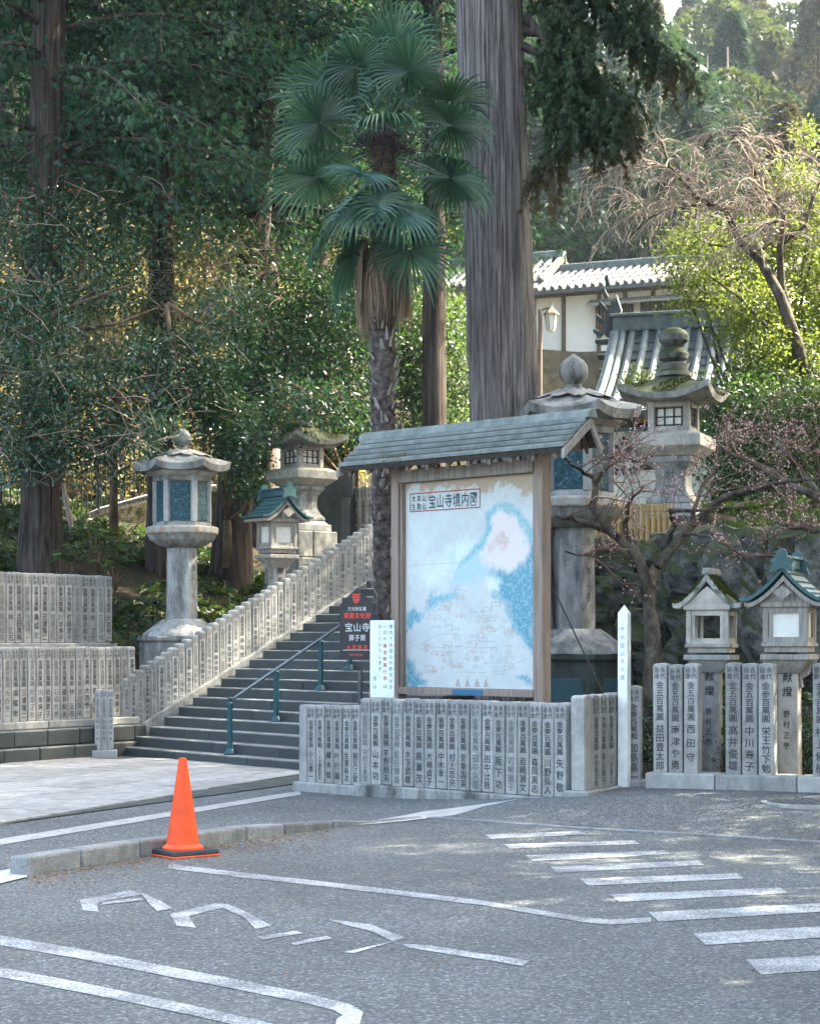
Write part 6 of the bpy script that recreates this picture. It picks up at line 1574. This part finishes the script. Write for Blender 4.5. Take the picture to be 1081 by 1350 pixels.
for yy_ in range(69, 150, 5):
    xw = yy_*.235+4; x = (535-CX)*yy_/F
    while x < xw:
        px = CX+x*F/yy_
        kd = rs.choices(('dark', 'brown', 'olive', 'green'), (5, 2.2, 1.2, 3) if yy_ < 92 else (3, 5, 2, 2))[0]; shape, mt, lb = kinds[kd]; v = rs.randrange(2)
        if (shape, v, mt) not in fmesh:
            m2 = fc_[shape][v].copy(); m2.materials.append(M[mt]); fmesh[(shape, v, mt)] = m2
        xx_, y2 = x+rs.uniform(-1, 1), yy_+rs.uniform(-2, 2); s = rs.uniform(.8, 1.25)
        if px > 890 and yy_ > 100: s *= 1.22
        elif px > 700 and yy_ > 105: s *= 1.15
        if 740 < px < 860 and yy_ > 100: s *= .62
        reg = 'beside the great cedar trunk' if px < 720 else ('above the white building' if px < 860 else ('behind the bare cherry twigs' if px < 1000 else 'at the right edge'))
        lb = lb.replace('on the far wooded hillside', '%s, %s' % ('low on the far hillside' if yy_ < 90 else ('halfway up the far hillside' if yy_ < 112 else 'on the far skyline'), reg))
        t = thing('forest_tree', lb, 'tree', (xx_, y2, hill_z(xx_, y2)-.3), rs.uniform(0, 6.28), 'trees of the far wooded hillside', s)
        obj('trunk', ftr, None, t); obj('crown', fmesh[(shape, v, mt)], None, t); nfar += 1
        x += rs.uniform(2.8, 4.4)
# mid-distance grove behind the left side
for k in range(16):
    y = rs.uniform(54, 68); x = rs.uniform(-13, -1.5); kd = rs.choice(('dark', 'olive', 'olive', 'green')); shape, mt, lb = kinds[kd]; v = rs.randrange(2)
    if (shape, v, mt) not in fmesh:
        m2 = fc_[shape][v].copy(); m2.materials.append(M[mt]); fmesh[(shape, v, mt)] = m2
    t = thing('grove_tree', 'tree of the sunlit wood rising behind the left grove, %s' % {'dark': 'dark and conical', 'olive': 'olive and rounded', 'green': 'green and rounded'}[kd], 'tree', (x, y, hill_z(x, y)-.3), rs.uniform(0, 6.28), 'wood behind the left grove', rs.uniform(.8, 1.2))
    obj('trunk', ftr, None, t); obj('crown', fmesh[(shape, v, mt)], None, t)

# ---- unseen cypresses added on the right, crowns raised to shade forecourt and fences
shade = [(11, 26.6, .8, 1, 9), (13.8, 29.5, 1.0, 0, 14.8), (17.8, 32.2, 1.0, 1, 19.2), (10.3, 29.6, 1.0, 1, 10.5), (14.2, 31.6, 1.0, 1, 13.8), (17.5, 25.0, 1.1, 0, 10), (16.5, 18.8, 1.0, 0, 12.5), (8.2, 9.0, 1.05, 0), (9.5, 14.5, 1.1, 1), (10.2, 20.0, 1.1, 0), (8.0, 3.5, 1.1, 1), (13.5, 12.0, 1.2, 0), (13, 6.5, 1.2, 1), (19, 27, 1.35, 0)]
for k, (x, y, s, v, *up_) in enumerate(shade):
    up_ = up_[0] if up_ else 0
    t = tree('shade_cypress', 'unseen tall cypress added to shade the forecourt and fences', (x, y, max(0, hill_z(x, y))-.1), group='unseen cypresses added for their shade', rz=k*1.3, sc=s)
    obj('trunk', MB().tube([(0, 0, 0), (0, 0, 8), (0, 0, 20+up_)], [.35, .28, .05], 12).mesh('trunk', True), M['bark_dark'], t)
    obj('crown', hin[v][0], None, t, (0, 0, up_-2.8), (0, 0, 0), (1.15, 1.15, 1)); obj('limbs', hin[v][1], None, t, (0, 0, up_-2.8))

# ---- low ground cover on the banks
P = []; rs = random.Random(19)
while len(P) < 14000:
    if rs.random() < .6: x, y = rs.uniform(-9, 1.0), rs.uniform(25, 41)
    else: x, y = rs.uniform(1.5, 9), rs.uniform(19, 34)
    if abs(x)/y > .26 or noise.noise((x*.5, y*.5, 3)) < -.15: continue
    du = (x-STO.x)*SU.x+(y-STO.y)*SU.y; dv = (x-STO.x)*SV.x+(y-STO.y)*SV.y
    if -.2 < dv < 5.3 and du < 6.4: continue
    if height(x, y) < .2 or (x < -2.4 and -.1 < y-(35.0+(x+2)*.62) < 1.7): continue
    P.append((x, y, height(x, y)+.05))
P = np.array(P); n = len(P); D_ = NR.normal(size=(n, 3)); D_[:, 2] = np.abs(D_[:, 2])+.4
co, fc = sprays(P, D_, NR.uniform(.10, .30, n), 5, 1.1, .10, .35)
tag(obj('undergrowth', mesh_np('undergrowth', co, fc), mat_leaf('fern_leaf', (.018, .040, .016), (.060, .080, .028), .3, .5)), kind='stuff')

# ---- litter: dry needles along the kerb and on the asphalt
mb = MB(); rs = random.Random(8)
for _ in range(1500):
    k = rs.randrange(6); f = rs.random(); px = kp[k][0]+(kp[k+1][0]-kp[k][0])*f; py = kp[k][1]+(kp[k+1][1]-kp[k][1])*f+abs(rs.gauss(0, 9))+1
    p = on_ground(px, py); a = rs.uniform(0, 6.28); l = rs.uniform(.012, .035); d = Vector((math.cos(a), math.sin(a), 0)); s = Vector((-d.y, d.x, 0))*rs.uniform(.003, .009)
    p.z += .006; mb.add([p-s, p+d*l*.5+s*.5+Vector((0, 0, .004)), p+d*l, p+d*l*.5-s], [(0, 1, 2, 3)])
for _ in range(500):
    p = on_ground(rs.uniform(-20, 1100), rs.uniform(1050, 1300)); a = rs.uniform(0, 6.28); l = rs.uniform(.01, .03); d = Vector((math.cos(a), math.sin(a), 0)); s = Vector((-d.y, d.x, 0))*rs.uniform(.003, .007); p.z += .012
    mb.add([p-s, p+d*l*.5+s*.5+Vector((0, 0, .004)), p+d*l, p+d*l*.5-s], [(0, 1, 2, 3)])
tag(obj('fallen_needles', mb.mesh('fallen_needles'), mat_leaf('dry_needle', (.10, .05, .02), (.28, .15, .07), .1, .8)), kind='stuff')
# ------------------------------------------------------------------ haze of the valley air
hzm = bpy.data.materials.new('haze'); hzm.use_nodes = True; hzm.node_tree.nodes.clear()
ho = hzm.node_tree.nodes.new('ShaderNodeOutputMaterial'); hv = hzm.node_tree.nodes.new('ShaderNodeVolumePrincipled')
hv.inputs['Color'].default_value = (.72, .87, 1.0, 1); hv.inputs['Density'].default_value = .00024; hv.inputs['Anisotropy'].default_value = .25
hzm.node_tree.links.new(hv.outputs[0], ho.inputs['Volume'])
tag(obj('haze', MB().box((0, 0, 31), (1900, 1900, 66)).mesh('haze'), hzm), kind='stuff')
